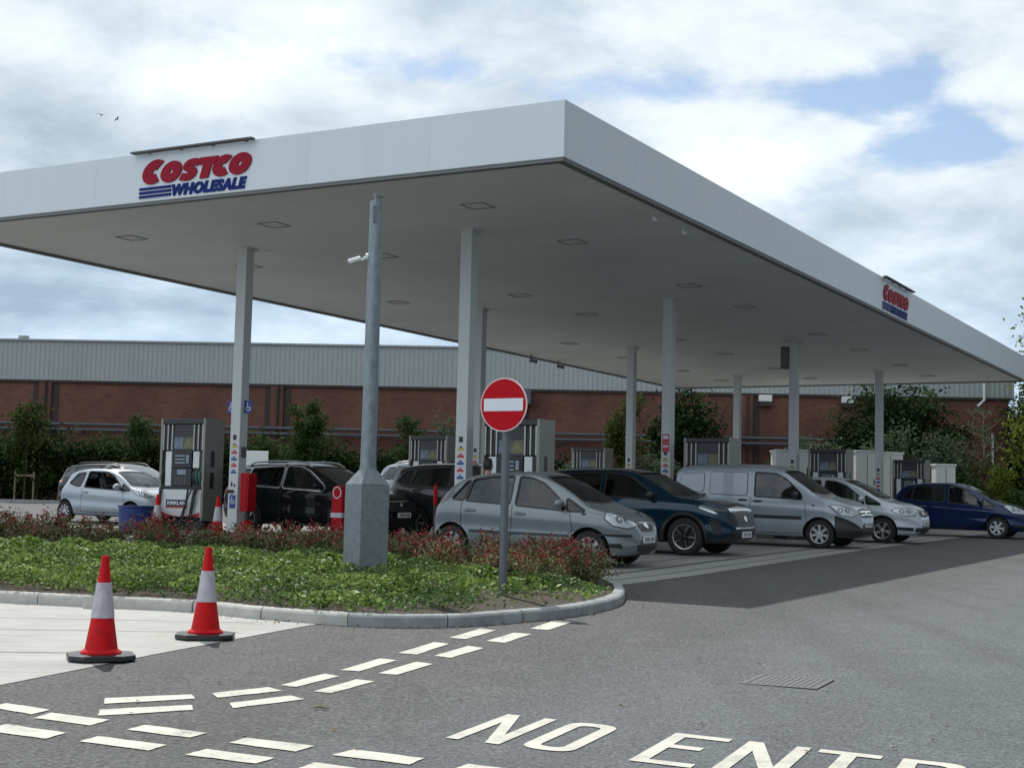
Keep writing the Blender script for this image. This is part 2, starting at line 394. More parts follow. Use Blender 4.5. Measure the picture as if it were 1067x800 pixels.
def pchip(pts):
    x = np.array([p[0] for p in pts], float); y = np.array([p[1] for p in pts], float)
    h = np.diff(x); dl = np.diff(y) / h; d = np.zeros_like(x)
    d[0], d[-1] = dl[0], dl[-1]
    for i in range(1, len(x) - 1):
        if dl[i - 1] * dl[i] > 0:
            w1 = 2 * h[i] + h[i - 1]; w2 = h[i] + 2 * h[i - 1]
            d[i] = (w1 + w2) / (w1 / dl[i - 1] + w2 / dl[i])
    def f(q):
        q = min(max(q, x[0]), x[-1]); i = min(max(int(np.searchsorted(x, q)) - 1, 0), len(x) - 2)
        t = (q - x[i]) / h[i]
        return ((2*t**3 - 3*t**2 + 1) * y[i] + (t**3 - 2*t**2 + t) * h[i] * d[i] + (-2*t**3 + 3*t**2) * y[i+1] + (t**3 - t**2) * h[i] * d[i+1])
    return f

def catmull(P, k):
    P = [np.array(p, float) for p in P]; out = []
    for i in range(len(P) - 1):
        p0 = P[max(i - 1, 0)]; p1 = P[i]; p2 = P[i + 1]; p3 = P[min(i + 2, len(P) - 1)]
        for j in range(k):
            t = j / k
            out.append(.5 * ((2 * p1) + (-p0 + p2) * t + (2*p0 - 5*p1 + 4*p2 - p3) * t*t + (-p0 + 3*p1 - 3*p2 + p3) * t**3))
    out.append(P[-1]); return out

def round_poly(pts, r, n=4):
    out = []; N = len(pts)
    for i in range(N):
        p = Vector(pts[i]); a = Vector(pts[i - 1]) - p; b = Vector(pts[(i + 1) % N]) - p
        q = min(r, a.length * .45, b.length * .45)
        s = p + a.normalized() * q; e = p + b.normalized() * q
        for k in range(n + 1):
            t = k / n; out.append(tuple((1-t)**2 * s + 2*t*(1-t) * p + t*t * e))
    return out

def off_poly(pts, d):
    N = len(pts); ar = sum(pts[i][0] * pts[(i+1) % N][1] - pts[(i+1) % N][0] * pts[i][1] for i in range(N))
    sg = 1 if ar > 0 else -1; out = []
    for i in range(N):
        p = Vector(pts[i]); a = (p - Vector(pts[i-1])); b = (Vector(pts[(i+1) % N]) - p)
        if a.length < 1e-6: a = b
        if b.length < 1e-6: b = a
        n1 = Vector((a.y, -a.x)).normalized() * sg; n2 = Vector((b.y, -b.x)).normalized() * sg
        n = (n1 + n2); n = n.normalized() if n.length > 1e-6 else n1
        out.append(tuple(p + n * d / max(.5, n.dot(n1))))
    return out

# ------------------------------------------------------------------ ground, paving, markings
def sheet(name, poly, dz, material, thick=0, ycuts=(45, 64), parent=None):
    """a sheet lying on the ground: plan outline -> follows the site's slope"""
    bm = bmesh.new(); vs = [bm.verts.new((p[0], p[1], 0)) for p in poly]; bm.faces.new(vs)
    for yc in ycuts:
        bmesh.ops.bisect_plane(bm, geom=bm.verts[:] + bm.edges[:] + bm.faces[:], plane_co=(0, yc, 0), plane_no=(0, 1, 0))
    for v in bm.verts: v.co.z = g(v.co.y) + dz
    bmesh.ops.recalc_face_normals(bm, faces=bm.faces)
    if sum(f.normal.z for f in bm.faces) < 0: bmesh.ops.reverse_faces(bm, faces=bm.faces)
    if thick:
        r = bmesh.ops.extrude_face_region(bm, geom=bm.faces[:])
        for e in r['geom']:
            if isinstance(e, bmesh.types.BMVert): e.co.z -= thick
        bmesh.ops.recalc_face_normals(bm, faces=bm.faces)
    me = bpy.data.meshes.new(name); bm.to_mesh(me); bm.free(); me.materials.append(material)
    o = bpy.data.objects.new(name, me); link(o, parent); return o

def build_ground():
    mb = MB(); xs = [-600, -60, 0, 60, 600]; ys = [-60, 10.5, 45, 64, 900]
    vs = [(x, y, g(y)) for y in ys for x in xs]; n = len(xs)
    fs = [(j*n+i, j*n+i+1, (j+1)*n+i+1, (j+1)*n+i) for j in range(len(ys)-1) for i in range(n-1)]
    mb.add(vs, fs); o = mb.build('road', M['asphalt'], fixn=False); tag(o, kind='structure')
    # one concrete slab: the forecourt and the apron in front of the bed
    pl = [(-3.9, 7.2), (-3.21, 9.44), (-2.65, 11.16), (-1.82, 13.49), (1.35, 19.3)]
    poly = [(-60, 7.2)] + pl + [(2.72, 21.81), (4.48, 25.37), (7.7, 31.87), (12.66, 41.24), (22, 59.5), (24, 65.5), (-60, 65.5)]
    poly = [(-60, 7.2)] + pl[:4] + [(-1.2, 14.6), (-1.5, 18), (-14, 24), (-60, 50)]
    o = sheet('concrete_apron', poly, .004, M['concrete']); tag(o, kind='structure')
    poly = [(-1.2, 14.6), (1.35, 19.3), (2.72, 21.81), (4.48, 25.37), (7.7, 31.87), (12.66, 41.24), (22, 59.5), (24, 65.5), (7.2, 65.5), (-13.8, 28.0), (-14, 24), (-1.5, 18)]
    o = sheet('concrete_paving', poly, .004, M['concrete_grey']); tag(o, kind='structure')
    # expansion joints and drainage channels parallel to the edge
    edge = [(1.41, 19.48), (2.72, 21.81), (4.48, 25.37), (7.7, 31.87), (12.66, 41.24), (21.4, 58.5)]
    def strip(off, w, name, m, dz):
        def sh(d):
            out = []
            for i, p in enumerate(edge):
                a = Vector(edge[max(i-1, 0)]); b = Vector(edge[min(i+1, len(edge)-1)]); t = (b - a).normalized()
                out.append((p[0] - t.y * d, p[1] + t.x * d))
            return out
        A, B = sh(off), sh(off + w)
        mb = MB(); k = len(A)
        mb.add([(x, y, g(y) + dz) for x, y in A + B], [(i, i+1, k+i+1, k+i) for i in range(k-1)])
        o = mb.build(name, m, fixn=False); tag(o, kind='structure'); return o
    strip(.42, .03, 'paving_joint', M['joint'], .008); strip(.95, .12, 'drainage_channel', M['channel'], .008); strip(1.75, .03, 'paving_joint', M['joint'], .008)
    strip(3.6, .02, 'paving_joint', M['joint'], .008)
    for (a, b, w) in [((-16, 9.6), (-2.95, 11.15), .02), ((-16, 11.5), (-2.3, 12.75), .014), ((-16, 7.9), (-3.3, 9.5), .012), ((-16, 13.2), (-2.3, 13.6), .012)]:
        a, b = Vector(a), Vector(b); t = (b - a).normalized(); n = Vector((-t.y, t.x)) * w
        o = sheet('paving_joint', [tuple(a), tuple(b), tuple(b + n), tuple(a + n)], .008, M['joint']); tag(o, kind='structure')
    for k in range(7):      # joints running back across the forecourt
        u0 = -1.5 - 4.2 * k
        for (a, b) in [((u0, .3), (u0 + .02, 42))]:
            o = sheet('paving_joint', [W(a[0], a[1]), W(b[0], a[1]), W(b[0], b[1]), W(a[0], b[1])], .009, M['joint']); tag(o, kind='structure')
    # back kerb and planting strip
    mb = MB(); mb.box(-60, 24, 65.5, 65.65, g(65) - .1, g(65) + .14); tag(mb.build('rear_kerb', M['concrete_kerb'], bevel=.02), kind='structure')
    tag(sheet('rear_planting_soil', [(-60, 65.65), (40, 65.65), (40, 73), (-60, 73)], .06, M['soil'], ycuts=()), kind='structure')

DASHES = [[(-2.98, 8.58), (-2.93, 8.74), (-2.61, 8.54), (-2.66, 8.37)], [(-2.61, 8.25), (-2.57, 8.44), (-2.19, 8.25), (-2.24, 8.06)],
[(-2.75, 7.84), (-2.69, 8.04), (-2.3, 7.83), (-2.35, 7.64)], [(-2.16, 7.59), (-2.11, 7.75), (-1.71, 7.55), (-1.76, 7.39)],
[(-2.02, 7.96), (-1.96, 8.12), (-1.58, 7.92), (-1.64, 7.77)], [(-1.56, 7.31), (-1.49, 7.47), (-1.12, 7.28), (-1.18, 7.13)],
[(-1.41, 7.65), (-1.35, 7.8), (-0.97, 7.62), (-1.04, 7.46)], [(-0.85, 7.39), (-0.76, 7.55), (-0.39, 7.36), (-0.45, 7.2)],
[(-0.97, 7.03), (-0.91, 7.19), (-0.52, 7.0), (-0.58, 6.85)], [(-0.25, 7.08), (-0.17, 7.25), (0.2, 7.06), (0.13, 6.9)],
[(-2.43, 9.01), (-2.37, 8.8), (-1.89, 9.07), (-1.95, 9.24)], [(-2.34, 8.59), (-2.29, 8.38), (-1.81, 8.65), (-1.86, 8.83)],
[(-1.84, 9.31), (-1.76, 9.13), (-1.42, 9.48), (-1.53, 9.62)], [(-1.65, 8.94), (-1.6, 8.75), (-1.23, 9.16), (-1.34, 9.29)],
[(-1.47, 9.73), (-1.36, 9.66), (-1.14, 10.22), (-1.26, 10.33)], [(-1.22, 9.49), (-1.1, 9.43), (-0.88, 10.01), (-1.01, 10.08)],
[(-1.17, 10.53), (-1.03, 10.49), (-0.82, 11.16), (-0.95, 11.24)], [(-0.89, 10.41), (-0.75, 10.35), (-0.54, 10.99), (-0.67, 11.1)],
[(-0.84, 11.6), (-0.69, 11.54), (-0.47, 12.31), (-0.6, 12.42)], [(-0.55, 11.48), (-0.42, 11.38), (-0.18, 12.07), (-0.31, 12.2)],
[(-0.49, 12.77), (-0.34, 12.7), (-0.09, 13.48), (-0.24, 13.59)], [(-0.17, 12.59), (-0.01, 12.48), (0.23, 13.24), (0.07, 13.3)],
[(0.22, 13.68), (0.39, 13.62), (0.65, 14.43), (0.48, 14.56)]]

def build_markings():
    rnd = random.Random(4)
    for d in DASHES:
        q = []
        for i in range(4):          # slightly ragged painted edge
            a, b = Vector(d[i]), Vector(d[(i + 1) % 4]); n = 5
            for k in range(n):
                p = a.lerp(b, k / n); q.append((p.x + rnd.uniform(-.004, .004), p.y + rnd.uniform(-.006, .006)))
        tag(sheet('road_marking', q, .005, M['line_paint'], ycuts=()), kind='structure')
    # NO ENTRY lettering, cap height .88 m
    O = Vector((-.311, 7.942)); A = Vector((.8797, -.4755)); B = Vector((.4755, .8797))
    H = .885; sk = -.10
    def P(a, b): q = O + A * (a + sk * b / H) + B * b; return (q.x, q.y)
    polys = []
    def N(x, w=.325, s=.078):
        polys.append([(x, 0), (x + s, 0), (x + s, H * .70), (x + w - s * 1.05, 0), (x + w, 0), (x + w, H), (x + w - s, H), (x + w - s, H * .30), (x + s * 1.05, H), (x, H)])
    N(0)
    def Oo(x, w=.30, s=.082, t=.10):
        out = round_poly([(x, 0), (x + w, 0), (x + w, H), (x, H)], .17, 7); inn = round_poly([(x + s, t), (x + w - s, t), (x + w - s, H - t), (x + s, H - t)], .10, 7)
        polys.append(('ring', out, inn))
    Oo(.435)
    def Ee(x, w=.30, s=.082, t=.095):
        m = H * .56
        polys.append([(x, 0), (x + w, 0), (x + w, t), (x + s, t), (x + s, m - t/2), (x + w * .78, m - t/2), (x + w * .78, m + t/2), (x + s, m + t/2), (x + s, H - t), (x + w, H - t), (x + w, H), (x, H)])
    Ee(1.065, w=.33)
    N(1.49, w=.345)
    def T(x, w=.33, s=.082, t=.095):
        c = x + w / 2; polys.append([(c - s/2, 0), (c + s/2, 0), (c + s/2, H - t), (x + w, H - t), (x + w, H), (x, H), (x, H - t), (c - s/2, H - t)])
    T(1.885)
    def Rr(x, w=.32, s=.082, t=.095):
        m = H * .42
        polys.append([(x, 0), (x + s, 0), (x + s, H), (x, H)])
        outer = [(x + s, m)] + round_poly([(x + s, m), (x + w, m), (x + w, H), (x + s, H)], .13, 5)[6:18] + [(x + s, H)]
        inner = [(x + s, H - t)] + list(reversed(round_poly([(x + s, m + t), (x + w - s, m + t), (x + w - s, H - t), (x + s, H - t)], .08, 5)[6:18])) + [(x + s, m + t)]
        polys.append(outer + inner)
        polys.append([(x + w * .42, m), (x + w - s, 0), (x + w, 0), (x + w * .42 + s, m)])
    Rr(2.32)
    def Y(x, w=.34, s=.082):
        c = x + w / 2; m = H * .45; polys.append([(c - s/2, 0), (c + s/2, 0), (c + s/2, m), (x + w, H), (x + w - s*1.1, H), (c, m + .14), (x + s*1.1, H), (x, H), (c - s/2, m)])
    Y(2.76)
    mb = MB()
    for p in polys:
        if p[0] == 'ring':
            o, i = [P(*q) for q in p[1]], [P(*q) for q in p[2]]; k = len(o)
            mb.add([(x, y, g(y) + .005) for x, y in o + i], [(j, (j+1) % k, k + (j+1) % k, k + j) for j in range(k)])
        else:
            w = [P(*q) for q in p]; tri = tessellate_polygon([[Vector((x, y, 0)) for x, y in w]])
            mb.add([(x, y, g(y) + .005) for x, y in w], [tuple(t) for t in tri])
    o = mb.build('road_lettering', M['line_paint'])
    for pl in o.data.polygons: pass
    tag(o, 'large white NO ENTRY letters painted on the asphalt at the front', 'road marking')

def build_drain():
    t = thing('drain_grate', 'square iron drain grate set in the asphalt right of the planting bed', 'drain grate', (2.0, 10.48, g(10.48)), -.44)
    t.rotation_euler = (.021, 0, -.44)
    mb = MB()
    w, d = .54, .54
    mb.box(-w/2, w/2, -d/2, d/2, .001, .004); mb.build('frame', M['channel'], t)
    mb = MB()
    mb.box(-w/2, w/2, -d/2, -d/2 + .035, .0045, .0075); mb.box(-w/2, w/2, d/2 - .035, d/2, .0045, .0075)
    mb.box(-w/2, -w/2 + .035, -d/2 + .035, d/2 - .035, .0045, .0075); mb.box(w/2 - .035, w/2, -d/2 + .035, d/2 - .035, .0045, .0075)
    for k in range(10):
        x = -w/2 + .07 + k * .042; mb.box(x, x + .031, -d/2 + .036, d/2 - .036, .0045, .007)
    mb.build('bars', M['iron'], t)
    # fallen twig
    mb = MB(); y0 = 9.0
    mb.tube([(0, 0, .012), (.03, .012, .02), (.07, .0, .015), (.10, -.01, .012)], [.004, .008, .007, .003], 6)
    mb.tube([(.03, .012, .02), (.05, .035, .03)], [.006, .003], 5)
    o = mb.build('dead_leaf', M['stake'], smooth=60, loc=(-1.13, 8.78, g(8.78))); tag(o, 'small dry curled leaf lying on the asphalt between the dashes', 'leaf')

# ------------------------------------------------------------------ planting bed
BED = [(-16, 17.83), (-5.15, 15.01), (-4.1, 14.74), (-3.08, 14.48), (-2.43, 14.02), (-1.8, 13.72), (-1.4, 13.57), (-1.03, 13.52), (-0.44, 13.72), (0.16, 14.31), (0.71, 15.04),
       (1.18, 16.15), (1.37, 17.2), (1.42, 18.3), (1.30, 19.3), (.95, 20.15), (.2, 20.75), (-16, 29.8)]

def in_poly(x, y, P):
    c = False; n = len(P); j = n - 1
    for i in range(n):
        if (P[i][1] > y) != (P[j][1] > y) and x < (P[j][0] - P[i][0]) * (y - P[i][1]) / (P[j][1] - P[i][1]) + P[i][0]: c = not c
        j = i
    return c

def build_bed():
    # kerb: outer line = BED, 125 mm wide, 110 mm high, in separate stones
    path = [Vector(p) for p in catmull([BED[0], BED[1], BED[2]] + BED[3:17], 6)]
    path += [Vector(p) for p in (BED[16], BED[17])][1:]
    # cut into ~0.9 m stones
    fine = []
    for i in range(len(path) - 1):
        a, b = path[i], path[i+1]; n = max(1, int((b - a).length / .08))
        fine += [a.lerp(b, k / n) for k in range(n)]
    fine.append(path[-1])
    mb = MB(); mb2 = MB(); acc = 0; seg = []
    def nrm(i):
        a = fine[max(i-1, 0)]; b = fine[min(i+1, len(fine)-1)]; t = (b - a).normalized(); return Vector((-t.y, t.x))
    prof = [(0, -.12), (0, .085), (.012, .105), (.03, .115), (.125, .118), (.125, -.1)]
    def emit(idx):
        rings = []
        for q, i in enumerate(idx):
            n = nrm(i); p = fine[i]
            if q == 0: p = p.lerp(fine[idx[1]], .06)
            if q == len(idx) - 1: p = p.lerp(fine[idx[-2]], .06)
            rings.append([(p.x + n.x * o, p.y + n.y * o, g(p.y) + h) for o, h in prof])
        k = len(prof); vs = [v for r in rings for v in r]; fs = []
        for q in range(len(rings) - 1):
            for w in range(k - 1): fs.append((q*k+w, (q+1)*k+w, (q+1)*k+w+1, q*k+w+1))
        fs.append(tuple(range(k))); fs.append(tuple((len(rings)-1)*k + w for w in reversed(range(k))))
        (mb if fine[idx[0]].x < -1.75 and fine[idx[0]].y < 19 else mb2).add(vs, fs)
    cur = [0]
    for i in range(1, len(fine)):
        cur.append(i); acc += (fine[i] - fine[i-1]).length
        if acc > .915 and i < len(fine) - 2: emit(cur); cur = [i]; acc = 0
    emit(cur)
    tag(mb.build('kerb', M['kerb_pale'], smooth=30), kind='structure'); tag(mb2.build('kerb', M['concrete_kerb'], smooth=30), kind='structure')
    inner = [tuple(Vector(fine[i]) + nrm(i) * .11) for i in range(0, len(fine), 3)]
    o = sheet('bed_soil', inner, .095, M['soil'], ycuts=()); tag(o, kind='structure')
    return inner

def build_cover(inner):
    rng = np.random.default_rng(5)
    # green ground cover: the front part of the bed
    mounds = []
    while len(mounds) < 380:
        x = rng.uniform(-9, 1.4); y = rng.uniform(13.6, 21.5)
        if in_poly(x, y, inner): mounds.append((x, y, rng.uniform(.26, .52), rng.uniform(.13, .31), rng.integers(0, 3)))
    mounds = np.array(mounds); grid = {}
    P = []; K = []; S_ = []
    while len(P) < 68000:
        x = rng.uniform(-9, 1.4, 20000); y = rng.uniform(13.6, 21.5, 20000)
        uu = CT * (x - P0[0]) - ST * (y - P0[1]); vv = ST * (x - P0[0]) + CT * (y - P0[1])
        for i in range(len(x)):
            wob = .25 * math.sin(uu[i] * 2.1) + .2 * math.sin(uu[i] * 5.3 + 1)
            back = -3.0 + wob - max(0, uu[i]) * .4
            if vv[i] > back or not in_poly(x[i], y[i], inner): continue
            thin = uu[i] > 1.75 + .3 * wob and vv[i] < -3.9
            if thin and rng.random() < min(.75, .15 + (uu[i] - 1.75) * .4): continue
            if -.30 < x[i] < .8 and y[i] < 16.5 and rng.random() < .7: continue
            d2 = ((mounds[:, 0] - x[i]) ** 2 + (mounds[:, 1] - y[i]) ** 2) / mounds[:, 2] ** 2
            hh = mounds[:, 3] * np.clip(1 - d2, 0, 1) ** .5; j = int(np.argmax(hh)); hump = max(hh[j], .12)
            if thin: hump *= .68
            t = rng.random(); P.append((x[i], y[i], g(y[i]) + .10 + hump * (1 - t ** 2.4 * .85))); K.append(int(mounds[j, 4] == 2)); S_.append(.85 + .4 * (mounds[j, 4] == 1))
            if len(P) >= 68000: break
    P = np.array(P)
    V = leaves(P, .052, rng, up=.45, aspect=.7); c_ = V.mean(1, keepdims=True); V = c_ + (V - c_) * np.array(S_)[:, None, None]
    o = quads('ground_cover', V, [M['leaf_cover'], M['leaf_cover_dark']], mi=K)
    tag(o, 'low bright green ground cover plants filling the front of the planting bed', 'ground cover', kind='stuff')

def build_shrubs():
    """red tipped shrubs at the back of the bed: one built, the rest copies of three kinds"""
    rng = np.random.default_rng(11)
    protos = []
    for k in range(4):
        t = thing('red_tipped_shrub', 'low shrub with red new shoots in the row behind the ground cover', 'shrub', group='red tipped shrubs along the back of the planting bed')
        mb = MB(); ends = []
        for s in range(26):
            a = rng.uniform(0, 2 * math.pi); r = rng.uniform(.05, .5); h = rng.uniform(.22, .46) * (1 - .35 * r)
            e = (r * math.cos(a), r * math.sin(a), h); mid = (e[0] * .45, e[1] * .45, h * .55)
            mb.tube([(e[0] * .08, e[1] * .08, -.03), mid, e], [.007, .005, .003], 5); ends.append((e, mid))
        mb.build('stem', M['bark'], t)
        G = []; R = []
        for e, mid in ends:
            e = np.array(e); mid = np.array(mid)
            for q in range(62):
                f = rng.uniform(-.15, 1.0); p = mid * (1 - f) + e * f + rng.normal(size=3) * .075; p[2] = max(p[2], .0)
                G.append(p)
            hot = rng.random()
            if hot < .55:
                for q in range(int(12 + 12 * hot)):
                    R.append(e + np.array([0, 0, .02 + .08 * rng.random()]) + rng.normal(size=3) * np.array([.035, .035, .03]))
                if rng.random() < .3:
                    for q in range(9): R.append(e + np.array([0, 0, .05 + .15 * rng.random()]) + rng.normal(size=3) * .018)
        V = np.concatenate([leaves(np.array(G), .056, rng, up=.2, aspect=.5), leaves(np.array(R), .054, rng, up=.05, aspect=.42)])
        quads('foliage', V, [M['leaf_photinia'], M['leaf_red']], t, mi=[0] * len(G) + [1] * len(R))
        protos.append(t)
    spots = []
    u = 1.55
    while u > -15.5:
        spots.append((u, -2.35 + rng.uniform(-.18, .18), rng.uniform(.98, 1.22) if u > -5.5 else rng.uniform(.92, 1.2))); u -= rng.uniform(.56, .70)
    spots += [(2.15, -3.3, .8), (1.55, -3.25, 1.05), (.8, -3.2, 1.0), (.1, -3.2, .95), (-.7, -3.15, .9), (-5.2, -3.1, .8), (-7.4, -3.2, .75), (-10.1, -3.1, .8), (1.0, -1.95, .9), (.4, -4.0, .8), (1.3, -4.1, .85), (2.0, -4.2, .7), (-1.4, -3.2, 1.0), (-2.2, -3.1, .9), (-3.1, -3.2, .95)]
    for i, (u, v, s) in enumerate(spots):
        o = protos[i] if i < 4 else copy_tree(protos[i % 4])
        x, y = W(u, v); o.location = (x, y, g(y) + .09); o.scale = (s, s, (1.08 * s if u < -5.5 else 1.0 * s ** .3) * rng.uniform(.88, 1.06)); o.rotation_euler = (0, 0, rng.uniform(0, 6.28))

# ------------------------------------------------------------------ street furniture
def build_cones():
    def cone(loc, rz, label, h=.75):
        s = h / .75
        t = thing('traffic_cone', label, 'traffic cone', loc, rz, 'red and white traffic cones')
        mb = MB(); w, c = .235, .10
        poly = [(-w, -w + c), (-w + c, -w), (w - c, -w), (w, -w + c), (w, w - c), (w - c, w), (-w + c, w), (-w, w - c)]
        mb.prism(poly, lambda a, b, d: (a * s, b * s, d * s), .004, .043); mb.build('base', M['dark'], t, bevel=.008)
        R = lambda z: float(np.interp(z, [.0, .07, .29, .53, .75], [.135, .120, .083, .052, .025]))
        prof = [(.146, .044), (.146, .056), (.139, .064), (R(.08), .078)] + [(R(z), z) for z in (.2, .3)]
        red = [(x * s, z * s) for x, z in prof + [(R(.305), .305)]]
        b = MB(); b.lathe(red, 32); b.build('cone_body', M['cone_red'], t, smooth=35)
        b = MB(); b.lathe([(r * s, z * s) for r, z in [(R(.30) + .001, .30), (R(.302) + .004, .303), (R(.55) + .004, .553), (R(.555) + .001, .556)]], 32); b.build('white_sleeve', M['cone_sleeve'], t, smooth=35)
        b = MB(); b.lathe([(r * s, z * s) for r, z in [(R(.553), .553), (R(.70), .70), (.029, .735), (.027, .75), (.014, .75), (.013, .70)]], 32); b.build('cone_tip', M['cone_red'], t, smooth=35)
        return t
    def on(x, y, extra=.004): return (x, y, g(y) + extra)
    cone(on(-2.95, 10.80), .35, 'traffic cone standing nearest the front on the pale concrete edge')
    cone(on(-2.50, 12.30), .12, 'traffic cone standing on the concrete close to the planting bed kerb')
    x, y = W(-11.2, 3.5); cone(on(x, y), .5, 'traffic cone between the blue bin and the left fuel pump', .86)
    x, y = W(-9.78, 3.75); cone(on(x, y), .1, 'traffic cone squeezed between the left fuel pump and the column', .86)

def build_sign():
    t = thing('no_entry_sign', 'round red no entry sign with white bar on a grey pole in the planting bed', 'road sign', (-.05, 16.3, g(16.3) + .09), -TH - .02)
    mb = MB(); mb.tube([(0, 0, -.1), (0, 0, 2.38)], .046, 16); mb.lathe([(.046, 2.38), (.04, 2.392), (.0, 2.396)], 16); mb.build('pole', M['grey_pole'], t, smooth=40)
    zc = 2.32 - g(16.3) - .09
    disc = lambda r, n=56: [(r * math.cos(2 * math.pi * k / n), r * math.sin(2 * math.pi * k / n)) for k in range(n)]
    mf = lambda a, b, d: (a, d, zc + b)
    mb = MB(); mb.prism(disc(.300), mf, -.078, -.062); p = mb.build('sign_plate', M['sign_rim'], t, smooth=35)
    mb = MB(); mb.prism(disc(.287), mf, -.0805, -.0782); mb.build('red_disc', M['sign_red'], t)
    mb = MB(); mb.prism([(-.252, -.070), (.252, -.070), (.252, .070), (-.252, .070)], mf, -.083, -.081); mb.build('white_bar', M['sign_white'], t)
    mb = MB()
    for dz in (-.14, .14):
        mb.obox((0, -.053, zc + dz), (.2, .018, .035)); mb.lathe([(.047, -.02), (.053, -.02), (.053, .02), (.047, .02)], 16, o=(0, 0, zc + dz), closed=True)
    mb.build('bracket', M['galv'], t)

def build_lamp():
    x, y = -1.70, 17.55
    gz = g(y) + .08
    t = thing('lamp_column', 'tall galvanised post with a square base box and a white security camera', 'post', (x, y, gz), .62)
    w = .196; zb = 1.185; zs = 1.37
    mb = MB(); mb.box(-w, w, -w, w, -.1, zb); mb.build('base_box', M['galv'], t, bevel=.012)
    mb = MB(); n = 16
    sq = []
    for k in range(n):
        a = 2 * math.pi * k / n + math.pi / 4; m_ = max(abs(math.cos(a)), abs(math.sin(a))); sq.append((w * math.cos(a) / m_, w * math.sin(a) / m_, zb + .002))
    ci = [(.101 * math.cos(2 * math.pi * k / n + math.pi / 4), .101 * math.sin(2 * math.pi * k / n + math.pi / 4), zs) for k in range(n)]
    mb.add(sq + ci, [(k, (k+1) % n, n + (k+1) % n, n + k) for k in range(n)]); mb.build('collar', M['galv'], t, smooth=50)
    top = 4.62
    mb = MB(); mb.lathe([(.102, zs - .01), (.102, zs + .03), (.096, zs + .034), (.080, top), (.0, top + .004)], 28); mb.build('shaft', M['galv2'], t, smooth=40)
    mb = MB(); mb.obox((0, 0, top + .04), (.05, .05, .08)); mb.obox((.03, 0, top + .075), (.13, .06, .03)); mb.obox((-.06, -.07, top - .17), (.06, .02, .2)); mb.build('top_bracket', M['galv'], t, bevel=.004)
    a = math.pi - .62     # towards -x in plan
    ca, sa = math.cos(a), math.sin(a); zc = 3.92
    cam = MB(); q = lambda r, z: (ca * r, sa * r, z)
    cam.tube([q(.075, zc + .02), q(.11, zc + .02)], .044, 12); cam.tube([q(.11, zc + .02), q(.15, zc - .02), q(.19, zc - .01)], .016, 8)
    bo = cam.build('security_camera', M['white_metal'], t, smooth=40)
    cb = MB(); cb.tube([q(.17, zc + .0), q(.175, zc + .0), q(.31, zc - .045), q(.318, zc - .048)], [.022, .030, .033, .03], 14); cb.build('camera_housing', M['white_metal'], bo, smooth=40)
    cl = MB(); cl.tube([q(.319, zc - .0485), q(.322, zc - .05)], .022, 12); cl.build('lens', M['black'], bo)

# ------------------------------------------------------------------ lettering shapes
def ribbon(path, w):
    P = [Vector(p) for p in path]; L = []; R = []
    for i, p in enumerate(P):
        t = (P[min(i+1, len(P)-1)] - P[max(i-1, 0)]).normalized(); n = Vector((-t.y, t.x)) * w / 2; L.append(tuple(p + n)); R.append(tuple(p - n))
    return L, R
def strip_prism(mb, L, R, mf, d0, d1, closed=False):
    k = len(L); vs = [mf(*p, d) for d in (d0, d1) for p in L + R]; fs = []
    for i in range(k if closed else k - 1):
        j = (i + 1) % k
        fs += [(i, j, k + j, k + i), (2*k + i, 3*k + i, 3*k + j, 2*k + j), (i, 2*k + i, 2*k + j, j), (k + i, k + j, 3*k + j, 3*k + i)]
    if not closed: fs += [(0, k, 3*k, 2*k), (k-1, 3*k-1, 4*k-1, 2*k-1)]
    mb.add(vs, fs)

def heavy_word(mb, mf, x0, z0, W_, H_, d0, d1):
    """the heavy italic red word, first letter larger"""
    sh = .24
    def place(ox, s, sx=1.0):
        return lambda a, b: (x0 + ox + (a * sx + sh * b) * s, z0 + b * s)
    def ell(cx, cy, rx, ry, a0, a1, n):
        return [(cx + rx * math.cos(rad(a0 + (a1 - a0) * k / n)), cy + ry * math.sin(rad(a0 + (a1 - a0) * k / n))) for k in range(n + 1)]
    def put(path, w, f, closed=False):
        L, R = ribbon(path, w) if not closed else (None, None)
        if closed:
            n = len(path); P = [Vector(p) for p in path]; L = []; R = []
            for i in range(n):
                t = (P[(i+1) % n] - P[i-1]).normalized(); nn = Vector((-t.y, t.x)) * w / 2; L.append(tuple(P[i] + nn)); R.append(tuple(P[i] - nn))
        strip_prism(mb, [f(*p) for p in L], [f(*p) for p in R], mf, d0, d1, closed)
    w = .41; s1 = H_; s2 = H_ * .86
    adv = 0.
    put(ell(.47, .5, .28, .305, 50, 310, 22), w, place(adv, s1, .98)); adv += .80 * s1
    put(ell(.46, .5, .29, .305, 0, 360, 28)[:-1], w, place(adv, s2), True); adv += .90 * s2
    S = catmull([(.80, .80), (.56, .845), (.34, .80), (.27, .66), (.40, .55), (.56, .46), (.66, .33), (.56, .18), (.34, .15), (.10, .20)], 5)
    put(S, .34, place(adv, s2)); adv += .80 * s2
    f = place(adv, s2)
    for poly in ([(.03, .66), (.87, .66), (.87, 1.), (.03, 1.)], [(.25, 0.), (.65, 0.), (.65, .659), (.25, .659)]):
        mb.prism([f(*p) for p in poly], mf, d0, d1)
    adv += .76 * s2
    put(ell(.47, .5, .28, .305, 50, 310, 22), w, place(adv, s2)); adv += .78 * s2
    put(ell(.46, .5, .29, .305, 0, 360, 28)[:-1], w, place(adv, s2), True); adv += (.80 + .33) * s2
    return adv

